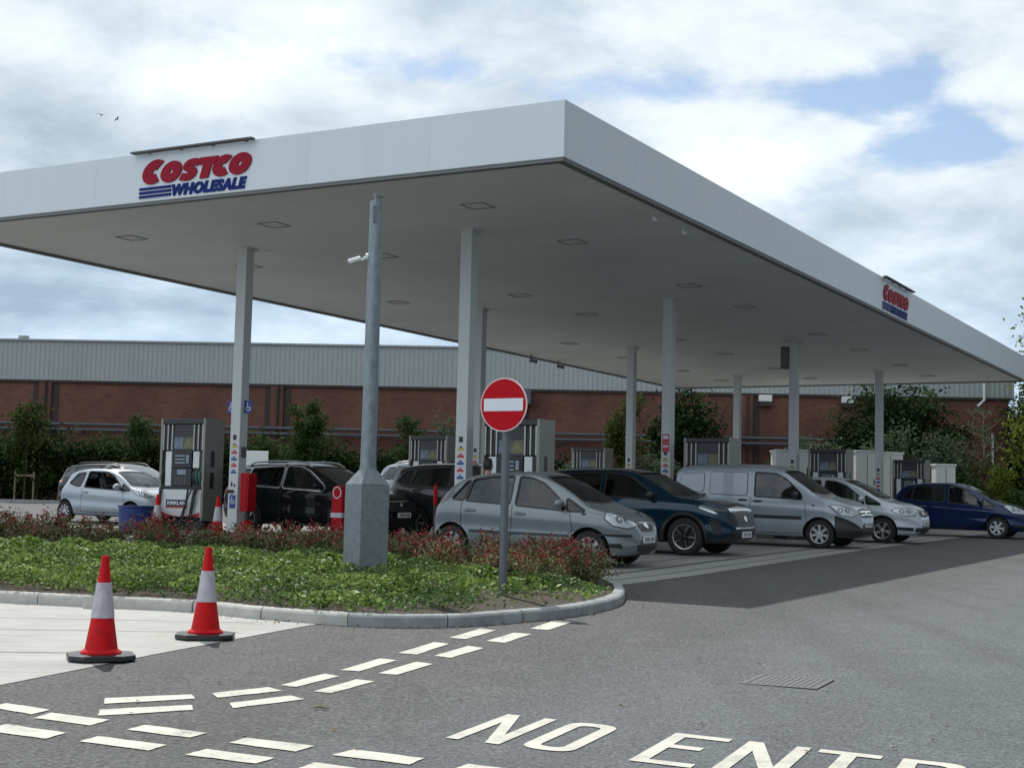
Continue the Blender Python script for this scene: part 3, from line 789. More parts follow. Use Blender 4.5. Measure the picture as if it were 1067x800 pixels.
def text_mesh(txt, size, mats, name, parent, xf, depth=.006, offset=0., shear=0., spacing=1.):
    cu = bpy.data.curves.new(name, 'FONT'); cu.body = txt; cu.size = size; cu.extrude = depth / 2; cu.offset = offset; cu.shear = shear; cu.space_character = spacing
    cu.resolution_u = 3
    to = bpy.data.objects.new('tmp', cu); COL.objects.link(to)
    bpy.context.view_layer.update()
    me = bpy.data.meshes.new_from_object(to.evaluated_get(bpy.context.evaluated_depsgraph_get()))
    bpy.data.objects.remove(to); bpy.data.curves.remove(cu)
    me.name = name; me.transform(xf); me.materials.clear(); me.materials.append(mats)
    o = bpy.data.objects.new(name, me); link(o, parent); return o
def text_xf(p, right, up):
    r = Vector(right); u_ = Vector(up); n = r.cross(u_)
    m = Matrix((r, u_, n)).transposed().to_4x4(); m.translation = Vector(p); return m

# ------------------------------------------------------------------ canopy
HC, HF, LV, LU = 6.536, .963, 39.65, 14.78
COLS = [(-4.41 - 5.59 * j, 4.58 + 9.988 * i) for i in range(4) for j in range(2)]
def build_canopy():
    t = thing('forecourt_canopy', 'huge white flat forecourt canopy with deep fascia on tall square columns', 'canopy', (P0[0], P0[1], 0), -TH)
    z0, z1 = HC, HC + HF; th = .10
    # soffit of long planks
    mb = MB(); n = 62; x0, x1 = -LU + th + .03, -th - .03; y0 = th + .03; y1 = LV - th - .03
    pw = (y1 - y0) / 130
    for k in range(130):
        a = y0 + k * pw; mb.box(x0, x1, a, a + pw - .016, z0 + .05, z0 + .075)
    mb.box(x0, x1, y0, y1, z0 + .10, z0 + .16, 1)
    sof = mb.build('soffit', [M['soffit'], M['soffit_trim']], t)
    mb = MB(); mb.box(-LU + .02, -.02, .02, LV - .02, z1 - .25, z1 - .16); mb.build('roof_deck', M['soffit_trim'], t)
    def fas(name, x0, x1, y0, y1, seams, axis):
        mb = MB(); mb.box(x0, x1, y0, y1, z0 + .05, z1); o = mb.build('fascia', M['fascia'], t, bevel=.012)
        return o
    f_front = fas('front', -LU, 0, 0, th, 10, 'x')
    f_right = fas('right', -th, 0, th + .001, LV - th - .001, 30, 'y')
    fas('back', -LU, 0, LV - th, LV, 10, 'x'); fas('left', -LU, -LU + th, th + .001, LV - th - .001, 30, 'y')
    # thin panel seams and dark drip trim under the fascia
    mb = MB()
    for k in range(1, 6): mb.box(-LU * k / 6 - .004, -LU * k / 6 + .004, -.0015, .002, z0 + .06, z1 - .01)
    mb.build('panel_seam', M['seam'], f_front)
    mb = MB()
    for k in range(1, 15): mb.box(-.002, .0015, LV * k / 15 - .004, LV * k / 15 + .004, z0 + .06, z1 - .01)
    mb.build('panel_seam', M['seam'], f_right)
    mb = MB(); e = .025; b = .14
    mb.box(-LU + e, -e, e, e + b, z0, z0 + .049); mb.box(-LU + e, -e, LV - e - b, LV - e, z0, z0 + .049)
    mb.box(-e - b, -e, e + b + .001, LV - e - b - .001, z0, z0 + .049); mb.box(-LU + e, -LU + e + b, e + b + .001, LV - e - b - .001, z0, z0 + .049)
    mb.build('drip_trim', M['soffit_trim'], t)
    # logos: front fascia faces -v, right fascia faces +u
    for (par, mf, R_, a0, sc) in ((f_front, lambda a, b, d: (a, -d, b), (1, 0, 0), -8.72, 1.0), (f_right, lambda a, b, d: (d, a, b), (0, 1, 0), 18.46, 1.03)):
        mb = MB(); wtot = heavy_word(mb, mf, a0, 6.90, 2.5, .44, .002, .03)
        o = mb.build('red_lettering', M['logo_red'], par)
        sx = 2.60 * sc / wtot
        k = 0 if R_[0] else 1
        for v in o.data.vertices: v.co[k] = a0 + (v.co[k] - a0) * sx
        mb = MB()
        for q in range(3):
            zz = 6.655 + q * .073; mb.prism([(a0 - .02, zz), (a0 + .74 * sc, zz), (a0 + .752 * sc, zz + .044), (a0 - .008, zz + .044)], mf, .002, .025)
        mb.build('blue_stripes', M['logo_blue'], par)
        pos = mf(a0 + .77 * sc, 6.655, .012)
        o = text_mesh('WHOLESALE', .262, M['logo_blue'], 'blue_lettering', par, text_xf(pos, R_, (0, 0, 1)), depth=.02, offset=.0170, shear=.24, spacing=1.12)
        xs = [v.co[k] for v in o.data.vertices]; f = (1.72 * sc) / (max(xs) - min(xs)); m0 = min(xs)
        for v in o.data.vertices: v.co[k] = a0 + .77 * sc + (v.co[k] - m0) * f
        mb = MB()
        if k == 0: mb.box(a0 - .16, a0 + 2.66, -.15, -.03, z1 - .028, z1 + .010)
        else: mb.box(.03, .15, a0 - .1, a0 + 2.95, z1 - .028, z1 + .010)
        mb.build('sign_light', M['iron'], par, bevel=.01)
        mb = MB()
        for q in range(4):
            a = a0 + .2 + q * .75; P_ = mf(a, z1 - .02, .0); Q_ = mf(a, z1 - .02, .05)
            mb.obox(((P_[0] + Q_[0]) / 2, (P_[1] + Q_[1]) / 2, z1 - .02), (.05 if k == 0 else .05, .05, .02))
        mb.build('light_bracket', M['iron'], par)
    # recessed downlights
    lam = mat('downlight_lens', (.80, .82, .82), .3)
    first = None
    for u in (-3.1, -7.72, -11.45):
        for v in (2.65, 6.45, 12.65, 16.5, 22.8, 27.2, 32.4, 36.6):
            if first is None:
                mb = MB(); s_ = .235; i_ = .220
                o4 = [(-s_, -s_), (s_, -s_), (s_, s_), (-s_, s_)]; i4 = [(-i_, -i_), (i_, -i_), (i_, i_), (-i_, i_)]
                mb.add([(a, b, 0) for a, b in o4] + [(a, b, 0) for a, b in i4] + [(a, b, .05) for a, b in o4] + [(a, b, .05) for a, b in i4],
                       [(k, (k+1) % 4, 4 + (k+1) % 4, 4 + k) for k in range(4)] + [(k, 8 + k, 8 + (k+1) % 4, (k+1) % 4) for k in range(4)] + [(4 + k, 4 + (k+1) % 4, 12 + (k+1) % 4, 12 + k) for k in range(4)])
                lt = mb.build('downlight', M['light_frame'], t); lt.location = (u, v, HC + .036)
                mb = MB(); mb.box(-.222, .222, -.222, .222, .012, .03); ln = mb.build('lens', lam, lt); first = (lt, ln)
            else:
                lt = first[0].copy(); COL.objects.link(lt); lt.parent = t; lt.location = (u, v, HC + .036)
                ln = first[1].copy(); COL.objects.link(ln); ln.parent = lt
    # floodlights and speaker near the right edge
    for v in (4.6, 6.0):
        mb = MB(); mb.tube([(0, 0, 0), (0, 0, -.05)], .015, 8); mb.obox((.02, 0, -.08), (.09, .07, .06), Matrix.Rotation(.5, 3, 'Y')); o = mb.build('floodlight', M['soffit'], t, bevel=.01); o.location = (-.5, v, HC + .049)
    for v in (25.5, 27.6):
        mb = MB(); mb.tube([(0, 0, 0), (0, 0, -.16)], .02, 8); mb.tube([(-.05, 0, -.2), (.22, 0, -.26)], .06, 10); o = mb.build('canopy_camera', M['iron'], t, smooth=40); o.location = (-LU + .45, v, HC + .049)
    # columns
    w = .128
    for i, (u, v) in enumerate(COLS):
        x, y = W(u, v); gz = g(y)
        mb = MB(); mb.box(-w, w, -w, w, gz - .05, HC + .049); c = mb.build('column', M['column'], t, bevel=.012); c.location = (u, v, 0)
        mb = MB(); mb.box(-w - .05, w + .05, -w - .05, w + .05, HC - .0, HC + .048); mb.build('head_plate', M['column'], c, bevel=.004); mb = MB(); mb.box(-w - .012, w + .012, -w - .012, w + .012, gz + .1, gz + .42); mb.build('base_plate', M['column'], c, bevel=.004)
        b = gz + .12
        # stickers on the face towards the apron (-v)
        F = -w - .002
        def stk(x0, x1, z0, z1, m): st = MB(); st.box(x0, x1, F - .002, F + .003, z0, z1); st.build('sticker', [M['stk_yellow'], M['stk_red'], M['stk_blue'], M['stk_black']][m], c)
        stk(-.045, .045, b + 1.92, b + 2.03, 3)
        for q, m in enumerate((0, 1, 2, 1, 2)): stk(-.075, .075, b + 1.76 - q * .137, b + 1.81 - q * .137, m); stk(-.03, .03, b + 1.815 - q * .137, b + 1.845 - q * .137, m if q else 3)
        stk(-.06, -.015, b + .94, b + 1.03, 3); stk(.02, .06, b + .93, b + .99, 3)
        if i == 2:
            st = MB(); st.box(-.095, .095, F - .004, F + .002, b + 2.0, b + 2.45, 0); st.box(-.07, .07, F - .0065, F - .0045, b + 2.33, b + 2.41, 1); st.box(-.07, .07, F - .0065, F - .0045, b + 2.12, b + 2.16, 1)
            st.build('red_notice', [M['stk_red'], M['sign_white']], c)
        if i == 1:
            # blue wheelchair signs: two flags high up, one plate low
            def wheelchair(cx, cz, s, mf, par):
                mb = MB(); pts = [(cx + s * (.02 + .26 * math.cos(rad(a))), cz + s * (-.12 + .26 * math.sin(rad(a)))) for a in range(150, 400, 14)]
                L_, R_ = ribbon(pts, .07 * s); strip_prism(mb, L_, R_, mf, .0045, .0062)
                mb.prism([(cx - .09 * s, cz - .1 * s), (cx + .0 * s, cz - .1 * s), (cx + .0 * s, cz + .24 * s), (cx - .09 * s, cz + .24 * s)], mf, .0065, .0075)
                mb.prism([(cx + .001 * s, cz - .1 * s), (cx + .22 * s, cz - .1 * s), (cx + .30 * s, cz - .34 * s), (cx + .38 * s, cz - .34 * s), (cx + .27 * s, cz - .02 * s), (cx + .001 * s, cz - .02 * s)], mf, .0065, .0075)
                mb.prism([(cx - .045 * s + .07 * s * math.cos(k), cz + .34 * s + .07 * s * math.sin(k)) for k in [2 * math.pi * j / 10 for j in range(10)]], mf, .0065, .0075)
                mb.build('wheelchair_symbol', M['sign_white'], par)
            mf = lambda a, b_, d: (a, -d, b_)
            mb = MB(); mb.box(-w - .20, -w - .001, -.012, -.0, gz + 2.62, gz + 2.88); s1 = mb.build('disabled_bay_sign', M['blue_sign'], c)
            wheelchair(-w - .10, gz + 2.75, .22, lambda a, b_, d: (a, -.012 - d, b_), s1)
            mb = MB(); mb.box(w + .001, w + .20, -.012, 0, gz + 2.62, gz + 2.88); s2 = mb.build('disabled_bay_sign', M['blue_sign'], c)
            wheelchair(w + .10, gz + 2.75, .22, lambda a, b_, d: (a, -.012 - d, b_), s2)
            mb = MB(); mb.box(-.075, .085, F - .0035, F + .002, b + .48, b + .76); s3 = mb.build('disabled_bay_plate', M['blue_sign'], c)
            wheelchair(0, b + .65, .19, lambda a, b_, d: (a, F - .0035 - d, b_), s3)
            mb = MB(); mb.box(-.15, .03, F - .03, F + .002, b + .80, b + .87); mb.build('call_button', M['black'], c, bevel=.006)
            mb = MB(); mb.box(w + .0, w + .03, -.07, .07, b + 1.55, b + 1.78); mb.build('intercom', M['iron'], c, bevel=.006)
        if i == 4:
            mb = MB(); mb.box(-w - .26, -w - .001, -.18, .18, HC - .78, HC - .1); sp = mb.build('louvre_box', M['iron'], c, bevel=.01)
            mb = MB()
            for q in range(9): mb.box(-w - .24, -w - .02, -.19, -.1805, HC - .73 + q * .066, HC - .70 + q * .066)
            mb.build('louvre', M['soffit_trim'], sp)
    return t

# ------------------------------------------------------------------ pump islands and dispensers
def build_islands():
    for i in range(4):
        v = 4.58 + 9.988 * i
        t = None
        a, b = -12.5, -2.1
        # island kerbs follow the fall of the site
        mb = MB()
        n = 12
        out = []
        def P(u, vv, dz): x, y = W(u, vv); return (x, y, g(y) + dz)
        pr = round_poly([(a, v - .55), (b, v - .55), (b, v + .55), (a, v + .55)], .5, 6)
        k = len(pr); vs = [P(u, vv, -.05) for u, vv in pr] + [P(u, vv, .11) for u, vv in pr]; vs.append(P((a + b) / 2, v, .11))
        fs = [(j, (j+1) % k, k + (j+1) % k, k + j) for j in range(k)] + [(k + j, k + (j+1) % k, 2*k) for j in range(k)]
        mb.add(vs, fs); o = mb.build('pump_island', M['concrete_kerb']); tag(o, kind='structure')

def build_dispensers():
    t = thing('fuel_dispenser', 'silver fuel dispenser with KIRKLAND panel beside the blue bin at left', 'fuel pump', group='fuel dispensers on the pump islands')
    W2, D2, H = .52, .42, 2.56
    mb = MB(); mb.box(-W2, W2, -D2, D2, .01, .22); mb.build('plinth', M['pump_dark'], t, bevel=.01)
    mb = MB(); mb.box(W2 - .05, W2, -D2, D2, .221, H); mb.box(-W2, -W2 + .05, -D2, D2, .221, H); mb.box(-W2 + .051, W2 - .051, -D2 + .12, D2 - .12, .221, H - .13, 1)
    mb.build('cabinet', [M['silver_panel'], M['pump_dark']], t, bevel=.006)
    mb = MB(); mb.box(-W2 + .052, W2 - .052, -D2 + .004, D2 - .004, H - .129, H - .004); mb.build('header', M['pump_dark'], t, bevel=.012)
    mb = MB(); mb.box(W2 - .001, W2 + .004, -.14, .02, .95, 1.32); mb.build('side_vent', M['pump_dark'], t); mb = MB(); mb.box(W2 - .001, W2 + .004, -.14, .02, 1.45, 1.82); mb.build('side_vent', M['pump_dark'], t)
    for s in (1, -1):          # front (-v) face and its twin at the back
        F = lambda d: -s * (D2 + d)
        X = lambda x: s * x
        def bx(mb, x0, x1, z0, z1, d0, d1, m=0):
            xa, xb = sorted((X(x0), X(x1))); ya, yb = sorted((F(d0), F(d1))); mb.box(xa, xb, ya, yb, z0, z1, m)
        mb = MB(); bx(mb, -W2 + .052, W2 - .052, .30, .93, -.12, -.004); lp = mb.build('lower_panel', M['pump_white'], t, bevel=.008)
        mb = MB(); k = 14     # red swoosh along the foot of the panel
        top = [(-W2 + .06 + (2*W2 - .12) * j / k, .30 + .10 * (1 - math.sin(math.pi * j / k)) + .012) for j in range(k + 1)]
        bot = [(a, .301) for a, b in top]
        for j in range(k):
            mb.add([(X(bot[j][0]), F(-.003), bot[j][1]), (X(bot[j+1][0]), F(-.003), bot[j+1][1]), (X(top[j+1][0]), F(-.003), top[j+1][1]), (X(top[j][0]), F(-.003), top[j][1])], [(0, 1, 2, 3)])
        mb.build('red_swoosh', M['stk_red'], lp)
        mb = MB(); bx(mb, -.33, .16, .50, .69, -.003, .004); sg = mb.build('name_plate', M['pump_dark'], lp)
        mb = MB(); bx(mb, -.33, .16, .50, .535, .0042, .006); mb.build('red_stripe', M['stk_red'], sg)
        text_mesh('KIRKLAND', .115, M['sign_white'], 'lettering', sg, text_xf((X(-.30), F(.0055), .575), (s, 0, 0), (0, 0, 1)), depth=.002, offset=.003, spacing=.92)
        mb = MB(); bx(mb, -W2 + .052, W2 - .052, .945, .99, -.12, .03); mb.build('shelf', M['pump_dark'], t, bevel=.006)
        # hose columns above, two each side
        for x in (-.455, -.355, -.255, .255, .355, .455): mb = MB(); bx(mb, x - .014, x + .014, 1.83, H - .14, -.10, -.01); mb.build('hose_mast', M['pump_mast'], t, bevel=.004)
        for x in (-.405, -.305, .305, .405): mb = MB(); mb.tube([(X(x), F(-.06), H - .16), (X(x), F(-.05), 1.84)], .030, 8); mb.build('hose_sleeve', M['black'], t, smooth=40)
        mb = MB(); bx(mb, -.24, .24, 1.81, H - .14, -.12, -.05); pn = mb.build('advert_panel', M['pump_dark'], t)
        mb = MB(); bx(mb, -.22, -.005, 1.86, 2.13, -.05, -.044); bx(mb, -.22, .22, 2.17, 2.36, -.05, -.044, 1); bx(mb, .005, .22, 1.86, 2.13, -.05, -.044, 2)
        mb.build('advert', [M['poster2'], M['pump_dark'], M['poster']], pn)
        # display head
        mb = MB(); bx(mb, -.23, .23, 1.42, 1.80, -.10, .01); dh = mb.build('display_head', M['pump_dark'], t, bevel=.015)
        mb = MB(); bx(mb, -.195, .195, 1.46, 1.76, .0105, .016); mb.build('bezel', M['black'], dh)
        mb = MB()
        for z in (1.68, 1.60, 1.52): bx(mb, -.15, .08, z, z + .035, .0165, .018)
        bx(mb, .11, .17, 1.53, 1.72, .0165, .018); mb.build('display_digits', M['screen'], dh)
        mb = MB(); bx(mb, -.23, .23, 1.0, 1.41, -.10, -.01); kp = mb.build('card_terminal', M['pump_dark'], t, bevel=.01)
        mb = MB(); bx(mb, -.10, .10, 1.27, 1.38, -.0095, -.004); mb.build('card_screen', M['screen'], kp)
        mb = MB()
        for a in range(4):
            for b in range(3): bx(mb, -.14 + a * .07, -.10 + a * .07, 1.05 + b * .06, 1.085 + b * .06, -.0095, -.003)
        mb.build('keys', M['iron'], kp)
        mb = MB(); bx(mb, -.39, -.25, 1.0, 1.80, -.10, -.02); mb.build('side_panel', M['pump_white'], t, bevel=.008); mb = MB(); bx(mb, .25, .39, 1.42, 1.80, -.10, -.02); mb.build('side_panel', M['pump_white'], t, bevel=.008)
        mb = MB(); bx(mb, -.465, -.40, 1.0, 1.80, -.11, -.06); mb.build('nozzle_bay', M['pump_dark'], t); mb = MB(); bx(mb, .40, .465, 1.0, 1.80, -.11, -.06); bx(mb, .25, .401, 1.0, 1.41, -.1095, -.0605); mb.build('nozzle_bay', M['pump_dark'], t)
        # nozzles and hanging hoses
        for x, mt in ((-.435, 'black'), (.30, 'black'), (.36, 'green'), (.435, 'green')):
            mb = MB(); mb.tube([(X(x), F(-.04), 1.05), (X(x), F(.03), 1.20), (X(x), F(.0), 1.34)], [.022, .034, .028], 8); mb.tube([(X(x), F(.0), 1.34), (X(x), F(-.05), 1.46)], .014, 6)
            mb.build('nozzle', M[mt], t, smooth=40)
        for x, dx in ((-.435, -.02), (.30, -.22), (.36, -.06), (.435, -.16)):
            pts = catmull([(X(x), F(-.02), 1.06), (X(x + dx * .2), F(.10), .80), (X(x + dx * .7), F(.15), .40), (X(x + dx), F(.13), .17), (X(x + dx * .8), F(.06), .34), (X(x + dx * .55), F(.02), .94)], 4)
            mb = MB(); mb.tube(pts, .017, 7); mb.build('hose', M['black'], t, smooth=50)
    labels = {(0, 1): 'silver fuel dispenser with KIRKLAND panel beside the blue bin at left', (0, 0): 'silver fuel dispenser behind the no entry sign and the light silver hatchback',
              (1, 0): 'silver fuel dispenser rising above the silver van roof', (1, 1): 'silver fuel dispenser seen just left of the nearest middle column above the grey car',
              (2, 1): 'distant silver fuel dispenser in the gap above the dark teal car roof', (2, 0): 'silver fuel dispenser between white cabinets behind the silver people carrier',
              (3, 0): 'silver fuel dispenser directly above the dark blue car', (3, 1): 'small far silver fuel dispenser at the back island beside a rear column'}
    firstdone = False
    for (i, j), lb in labels.items():
        o = t if not firstdone else copy_tree(t); firstdone = True
        u = (-3.22, -11.28 if i == 0 else -11.4)[j]; v = 4.58 + 9.988 * i; x, y = W(u, v)
        o.location = (x, y, g(y) + .10); o.rotation_euler = (0, 0, -TH); o['label'] = lb; o.scale = (1.2, .74, .93)

def build_forecourt_bits():
    # blue bin
    x, y = W(-12.0, 3.75)
    t = thing('blue_bin', 'round topped open blue plastic bin at the end of the left pump island', 'bin', (x, y, g(y) + .004), -TH)
    mb = MB(); mb.lathe([(.0, .01), (.36, .01), (.37, .05), (.385, .54), (.41, .56), (.41, .60), (.38, .60), (.375, .54), (.35, .08), (.0, .07)], 28); mb.build('bin_body', M['blue'], t, smooth=35)
    # red bucket / extinguisher cabinet by the column
    x, y = W(-9.5, 4.35)
    t = thing('red_cabinet', 'tall narrow red fire extinguisher cabinet mounted beside the left column', 'cabinet', (x, y, g(y) + .10), -TH)
    mb = MB(); mb.prism(round_poly([(-.10, .45), (.10, .45), (.115, 1.25), (-.115, 1.25)], .05), lambda a, b, d: (a, d, b), -.13, .13); bo = mb.build('box', M['red'], t, bevel=.012)
    mb = MB(); mb.prism(round_poly([(-.06, .55), (.06, .55), (.07, 1.15), (-.07, 1.15)], .03), lambda a, b, d: (a, d, b), -.14, -.131); mb.build('door', M['red'], bo)
    mb = MB(); mb.tube([(0, 0, 0), (0, 0, .449)], .05, 10); mb.build('stand', M['black'], t)
    mb = MB(); mb.lathe([(.0, .0), (.16, .0), (.17, .03), (.14, .22), (.0, .28)], 20, o=(.0, -.02, .01)); mb.build('red_foot', M['red'], t, smooth=35)
    # red stand with looped label and white band
    x, y = W(-7.08, 4.25)
    t = thing('extinguisher_stand', 'red rounded extinguisher stand with a white band behind the lamp post', 'extinguisher stand', (x, y, g(y) + .004), -TH)
    mb = MB(); ou = [(-.125, 0), (.125, 0)] + [(.125 * math.cos(rad(a)), 1.02 + .125 * math.sin(rad(a))) for a in range(0, 181, 15)]
    mb.prism(ou, lambda a, b, d: (a, d, b), -.10, .10); mb.build('post_body', M['red'], t, bevel=.012)
    mb = MB(); pts = [(.095 * math.cos(rad(a)), 1.0 + .11 * math.sin(rad(a))) for a in range(0, 361, 15)]
    L_, R_ = ribbon(pts, .014); strip_prism(mb, L_, R_, lambda a, b, d: (a, -.10 - d, b), .001, .006); mb.build('ring_mark', M['sign_white'], t)
    mb = MB(); mb.box(-.14, .14, -.115, .115, .50, .60); mb.build('white_band', M['cone_sleeve'], t, bevel=.01)
    x, y = W(-4.86, 4.3)
    t = thing('fire_extinguisher', 'thin red fire extinguisher beside the nearest middle column', 'fire extinguisher', (x, y, g(y) + .10), -TH)
    mb = MB(); mb.tube([(0, 0, 0), (0, 0, .72)], .035, 10); mb.build('bracket_post', M['black'], t)
    mb = MB(); mb.lathe([(.0, .72), (.036, .73), (.04, .78), (.04, 1.02), (.03, 1.08), (.016, 1.11), (.016, 1.14), (0, 1.14)], 16); mb.build('cylinder', M['red'], t, smooth=40)
    mb = MB(); mb.tube([(0, 0, 1.0), (.05, -.02, .96), (.09, -.02, .95)], .016, 8); mb.build('nozzle', M['red'], t)
    # white equipment cabinets at the back right
    def cab(xa, xb, y, ztop, label, d=1.2, red=False, louv=True):
        t = thing('equipment_cabinet', label, 'cabinet', ((xa + xb) / 2, y, g(y)), 0, 'white equipment cabinets at the rear')
        w = (xb - xa) / 2; h = ztop - g(y)
        mb = MB(); mb.box(-w, w, 0, d, .02, h); b = mb.build('housing', M['cabinet'], t, bevel=.02)
        mb = MB(); mb.box(-w - .04, w + .04, -.05, d + .05, h + .001, h + .08); mb.build('lid', M['cabinet'], t, bevel=.015)
        mb = MB(); mb.box(-.012, .012, -.004, .002, .1, h - .08); mb.box(w * .55, w * .75, -.006, .002, h * .55, h * .62); mb.build('door_gap', M['iron'], b)
        if louv:
            mb = MB(); mb.box(w * .35, w * .85, -.012, .0, h * .62, h * .78); mb.build('vent', M['black'], b)
        if red:
            mb = MB(); mb.box(-w * .1, w * .9, -.18, -.02, h * .35, h * .52); mb.build('red_box', M['red'], b, bevel=.02)
    cab(10.75, 12.6, 59.2, 3.72, 'white equipment cabinet with a red box seen above the silver van windscreen', red=True)
    cab(13.95, 14.85, 59.0, 3.75, 'tall plain white cabinet beside the far right column', louv=False)
    cab(15.0, 16.0, 59.6, 3.72, 'white equipment cabinet with black vent between two far columns')
    cab(16.75, 17.5, 57.5, 3.22, 'short white cabinet at the right end above the blue car', louv=False, d=.7)

# ------------------------------------------------------------------ cars
class CarSpec: pass
def scaled(pts, sx, sz): return [(x * sx, z * sz) for x, z in pts]

def template(kind, L, Wd, H):
    s = CarSpec(); s.L, s.W, s.H = L, Wd, H; w = Wd / 2
    if kind == 'hatch':
        sx, sz = L / 3.75, H / 1.53
        s.top = [(-1.875, .60), (-1.865, .76), (-1.80, .95), (-1.64, 1.20), (-1.47, 1.40), (-1.30, 1.465), (-.85, 1.52), (-.25, 1.53), (.15, 1.485), (.45, 1.375), (.75, 1.21), (1.06, 1.015), (1.12, .995), (1.40, .935), (1.62, .855), (1.78, .745), (1.85, .63), (1.875, .52)]
        s.belt = [(-1.875, .55), (-1.80, .84), (-1.5, .985), (-.8, .965), (0, .92), (.9, .875), (1.3, .83), (1.62, .745), (1.8, .60), (1.875, .46)]
        s.bot = [(-1.875, .44), (-1.80, .30), (-1.5, .20), (1.4, .19), (1.72, .20), (1.82, .26), (1.875, .36)]
        s.plan = [(-1.875, .62), (-1.84, .76), (-1.72, .89), (-1.45, .96), (-1.0, .99), (0, 1.), (1.0, .995), (1.35, .965), (1.6, .87), (1.76, .72), (1.84, .58), (1.875, .44)]
        s.wr = [(-1.875, .86), (-1.7, .76), (-1.35, .70), (-.6, .72), (0, .735), (.4, .75), (.8, .81), (1.1, .87), (1.875, .88)]
        s.wins = [('q', [(-1.46, 1.055), (-1.235, 1.035), (-1.19, 1.36), (-1.24, 1.35)]), ('r', [(-1.18, 1.03), (-.32, .995), (-.32, 1.425), (-1.13, 1.385)]), ('f', [(-.19, .975), (.70, .915), (.60, 1.06), (.26, 1.32), (.02, 1.405), (-.19, 1.425)]), ('t', [(.76, .912), (1.06, .90), (.72, 1.09)])]
        s.ws = [(0, 1.04), (.63, 1.075), (.55, 1.415), (.40, 1.435), (0, 1.445)]; s.rw = [(0, 1.03), (.55, 1.045), (.47, 1.34), (0, 1.365)]
        s.cav = (-1.55, 1.0); s.seam = [-1.22, -.25, .86]; s.handle = [(-1.05, .86), (-.10, .83)]; s.mir = (.66, 1.0)
    elif kind == 'suv':
        sx, sz = L / 4.45, H / 1.62
        s.top = [(-2.225, .64), (-2.21, .84), (-2.14, 1.04), (-1.99, 1.30), (-1.88, 1.46), (-1.74, 1.535), (-1.1, 1.605), (-.3, 1.62), (.12, 1.575), (.45, 1.44), (.8, 1.255), (1.08, 1.11), (1.16, 1.085), (1.5, 1.05), (1.85, .99), (2.06, .90), (2.17, .76), (2.225, .56)]
        s.belt = [(-2.225, .6), (-2.12, .96), (-1.6, 1.09), (-.6, 1.05), (.6, 1.015), (1.2, .99), (1.7, .935), (2.03, .80), (2.17, .62), (2.225, .48)]
        s.bot = [(-2.225, .48), (-2.12, .34), (-1.7, .24), (1.6, .23), (2.0, .25), (2.14, .32), (2.225, .42)]
        s.plan = [(-2.225, .66), (-2.18, .78), (-2.02, .90), (-1.7, .965), (-1.1, .99), (0, 1.), (1.1, 1.), (1.55, .98), (1.85, .91), (2.05, .78), (2.17, .64), (2.225, .52)]
        s.wr = [(-2.225, .86), (-1.95, .79), (-1.65, .735), (0, .735), (.5, .76), (.9, .82), (1.25, .88), (2.225, .9)]
        s.wins = [('q', [(-1.88, 1.17), (-1.52, 1.135), (-1.43, 1.44), (-1.62, 1.425)]), ('r', [(-1.45, 1.13), (-.50, 1.09), (-.50, 1.505), (-1.35, 1.455)]), ('f', [(-.38, 1.085), (.70, 1.045), (.62, 1.13), (.20, 1.405), (-.02, 1.49), (-.38, 1.51)])]
        s.ws = [(0, 1.13), (.69, 1.165), (.59, 1.50), (.42, 1.525), (0, 1.535)]; s.rw = [(0, 1.13), (.64, 1.15), (.55, 1.44), (0, 1.465)]
        s.cav = (-1.85, 1.02); s.seam = [-1.48, -.44, .88]; s.handle = [(-1.22, .94), (-.22, .92)]; s.mir = (.62, 1.10)
    elif kind == 'van':
        sx, sz = L / 4.28, H / 1.81
        s.top = [(-2.14, .62), (-2.135, 1.0), (-2.11, 1.45), (-2.06, 1.66), (-1.95, 1.75), (-1.5, 1.795), (-.3, 1.81), (.12, 1.785), (.42, 1.69), (.72, 1.50), (1.0, 1.30), (1.22, 1.145), (1.30, 1.12), (1.6, 1.06), (1.86, .97), (2.02, .86), (2.11, .70), (2.14, .54)]
        s.belt = [(-2.14, .58), (-2.08, 1.0), (-1.6, 1.08), (0, 1.04), (.7, 1.01), (1.3, .98), (1.7, .90), (1.95, .76), (2.09, .60), (2.14, .47)]
        s.bot = [(-2.14, .44), (-2.06, .33), (-1.7, .24), (1.6, .22), (1.95, .23), (2.08, .28), (2.14, .36)]
        s.plan = [(-2.14, .80), (-2.11, .91), (-2.0, .965), (-1.6, .99), (0, 1.), (1.0, 1.), (1.45, .985), (1.75, .92), (1.98, .80), (2.09, .66), (2.14, .52)]
        s.wr = [(-2.14, .92), (-1.9, .86), (0, .85), (.35, .84), (.75, .82), (1.1, .85), (1.35, .87), (2.14, .88)]
        s.wins = [('f', [(-.17, 1.10), (.90, 1.06), (.86, 1.17), (.52, 1.48), (.30, 1.585), (-.17, 1.61)])]
        s.ws = [(0, 1.175), (.70, 1.21), (.66, 1.62), (.48, 1.655), (0, 1.665)]; s.rw = None
        s.cav = (-.45, 1.18); s.seam = [-1.30, -.27, 1.02]; s.handle = [(-.45, 1.0), (-.10, .985)]; s.mir = (.78, 1.13)
    for k in ('top', 'belt', 'bot'): setattr(s, k, scaled(getattr(s, k), sx, sz))
    s.plan = [(x * sx, k * w) for x, k in s.plan]; s.wr = [(x * sx, k) for x, k in s.wr]
    s.wins = [(n, scaled(p, sx, sz)) for n, p in s.wins]
    kw = w / .8475 if kind == 'hatch' else w / .92
    s.ws = [(y * kw, z * sz) for y, z in s.ws]; s.rw = [(y * kw, z * sz) for y, z in s.rw] if s.rw else None
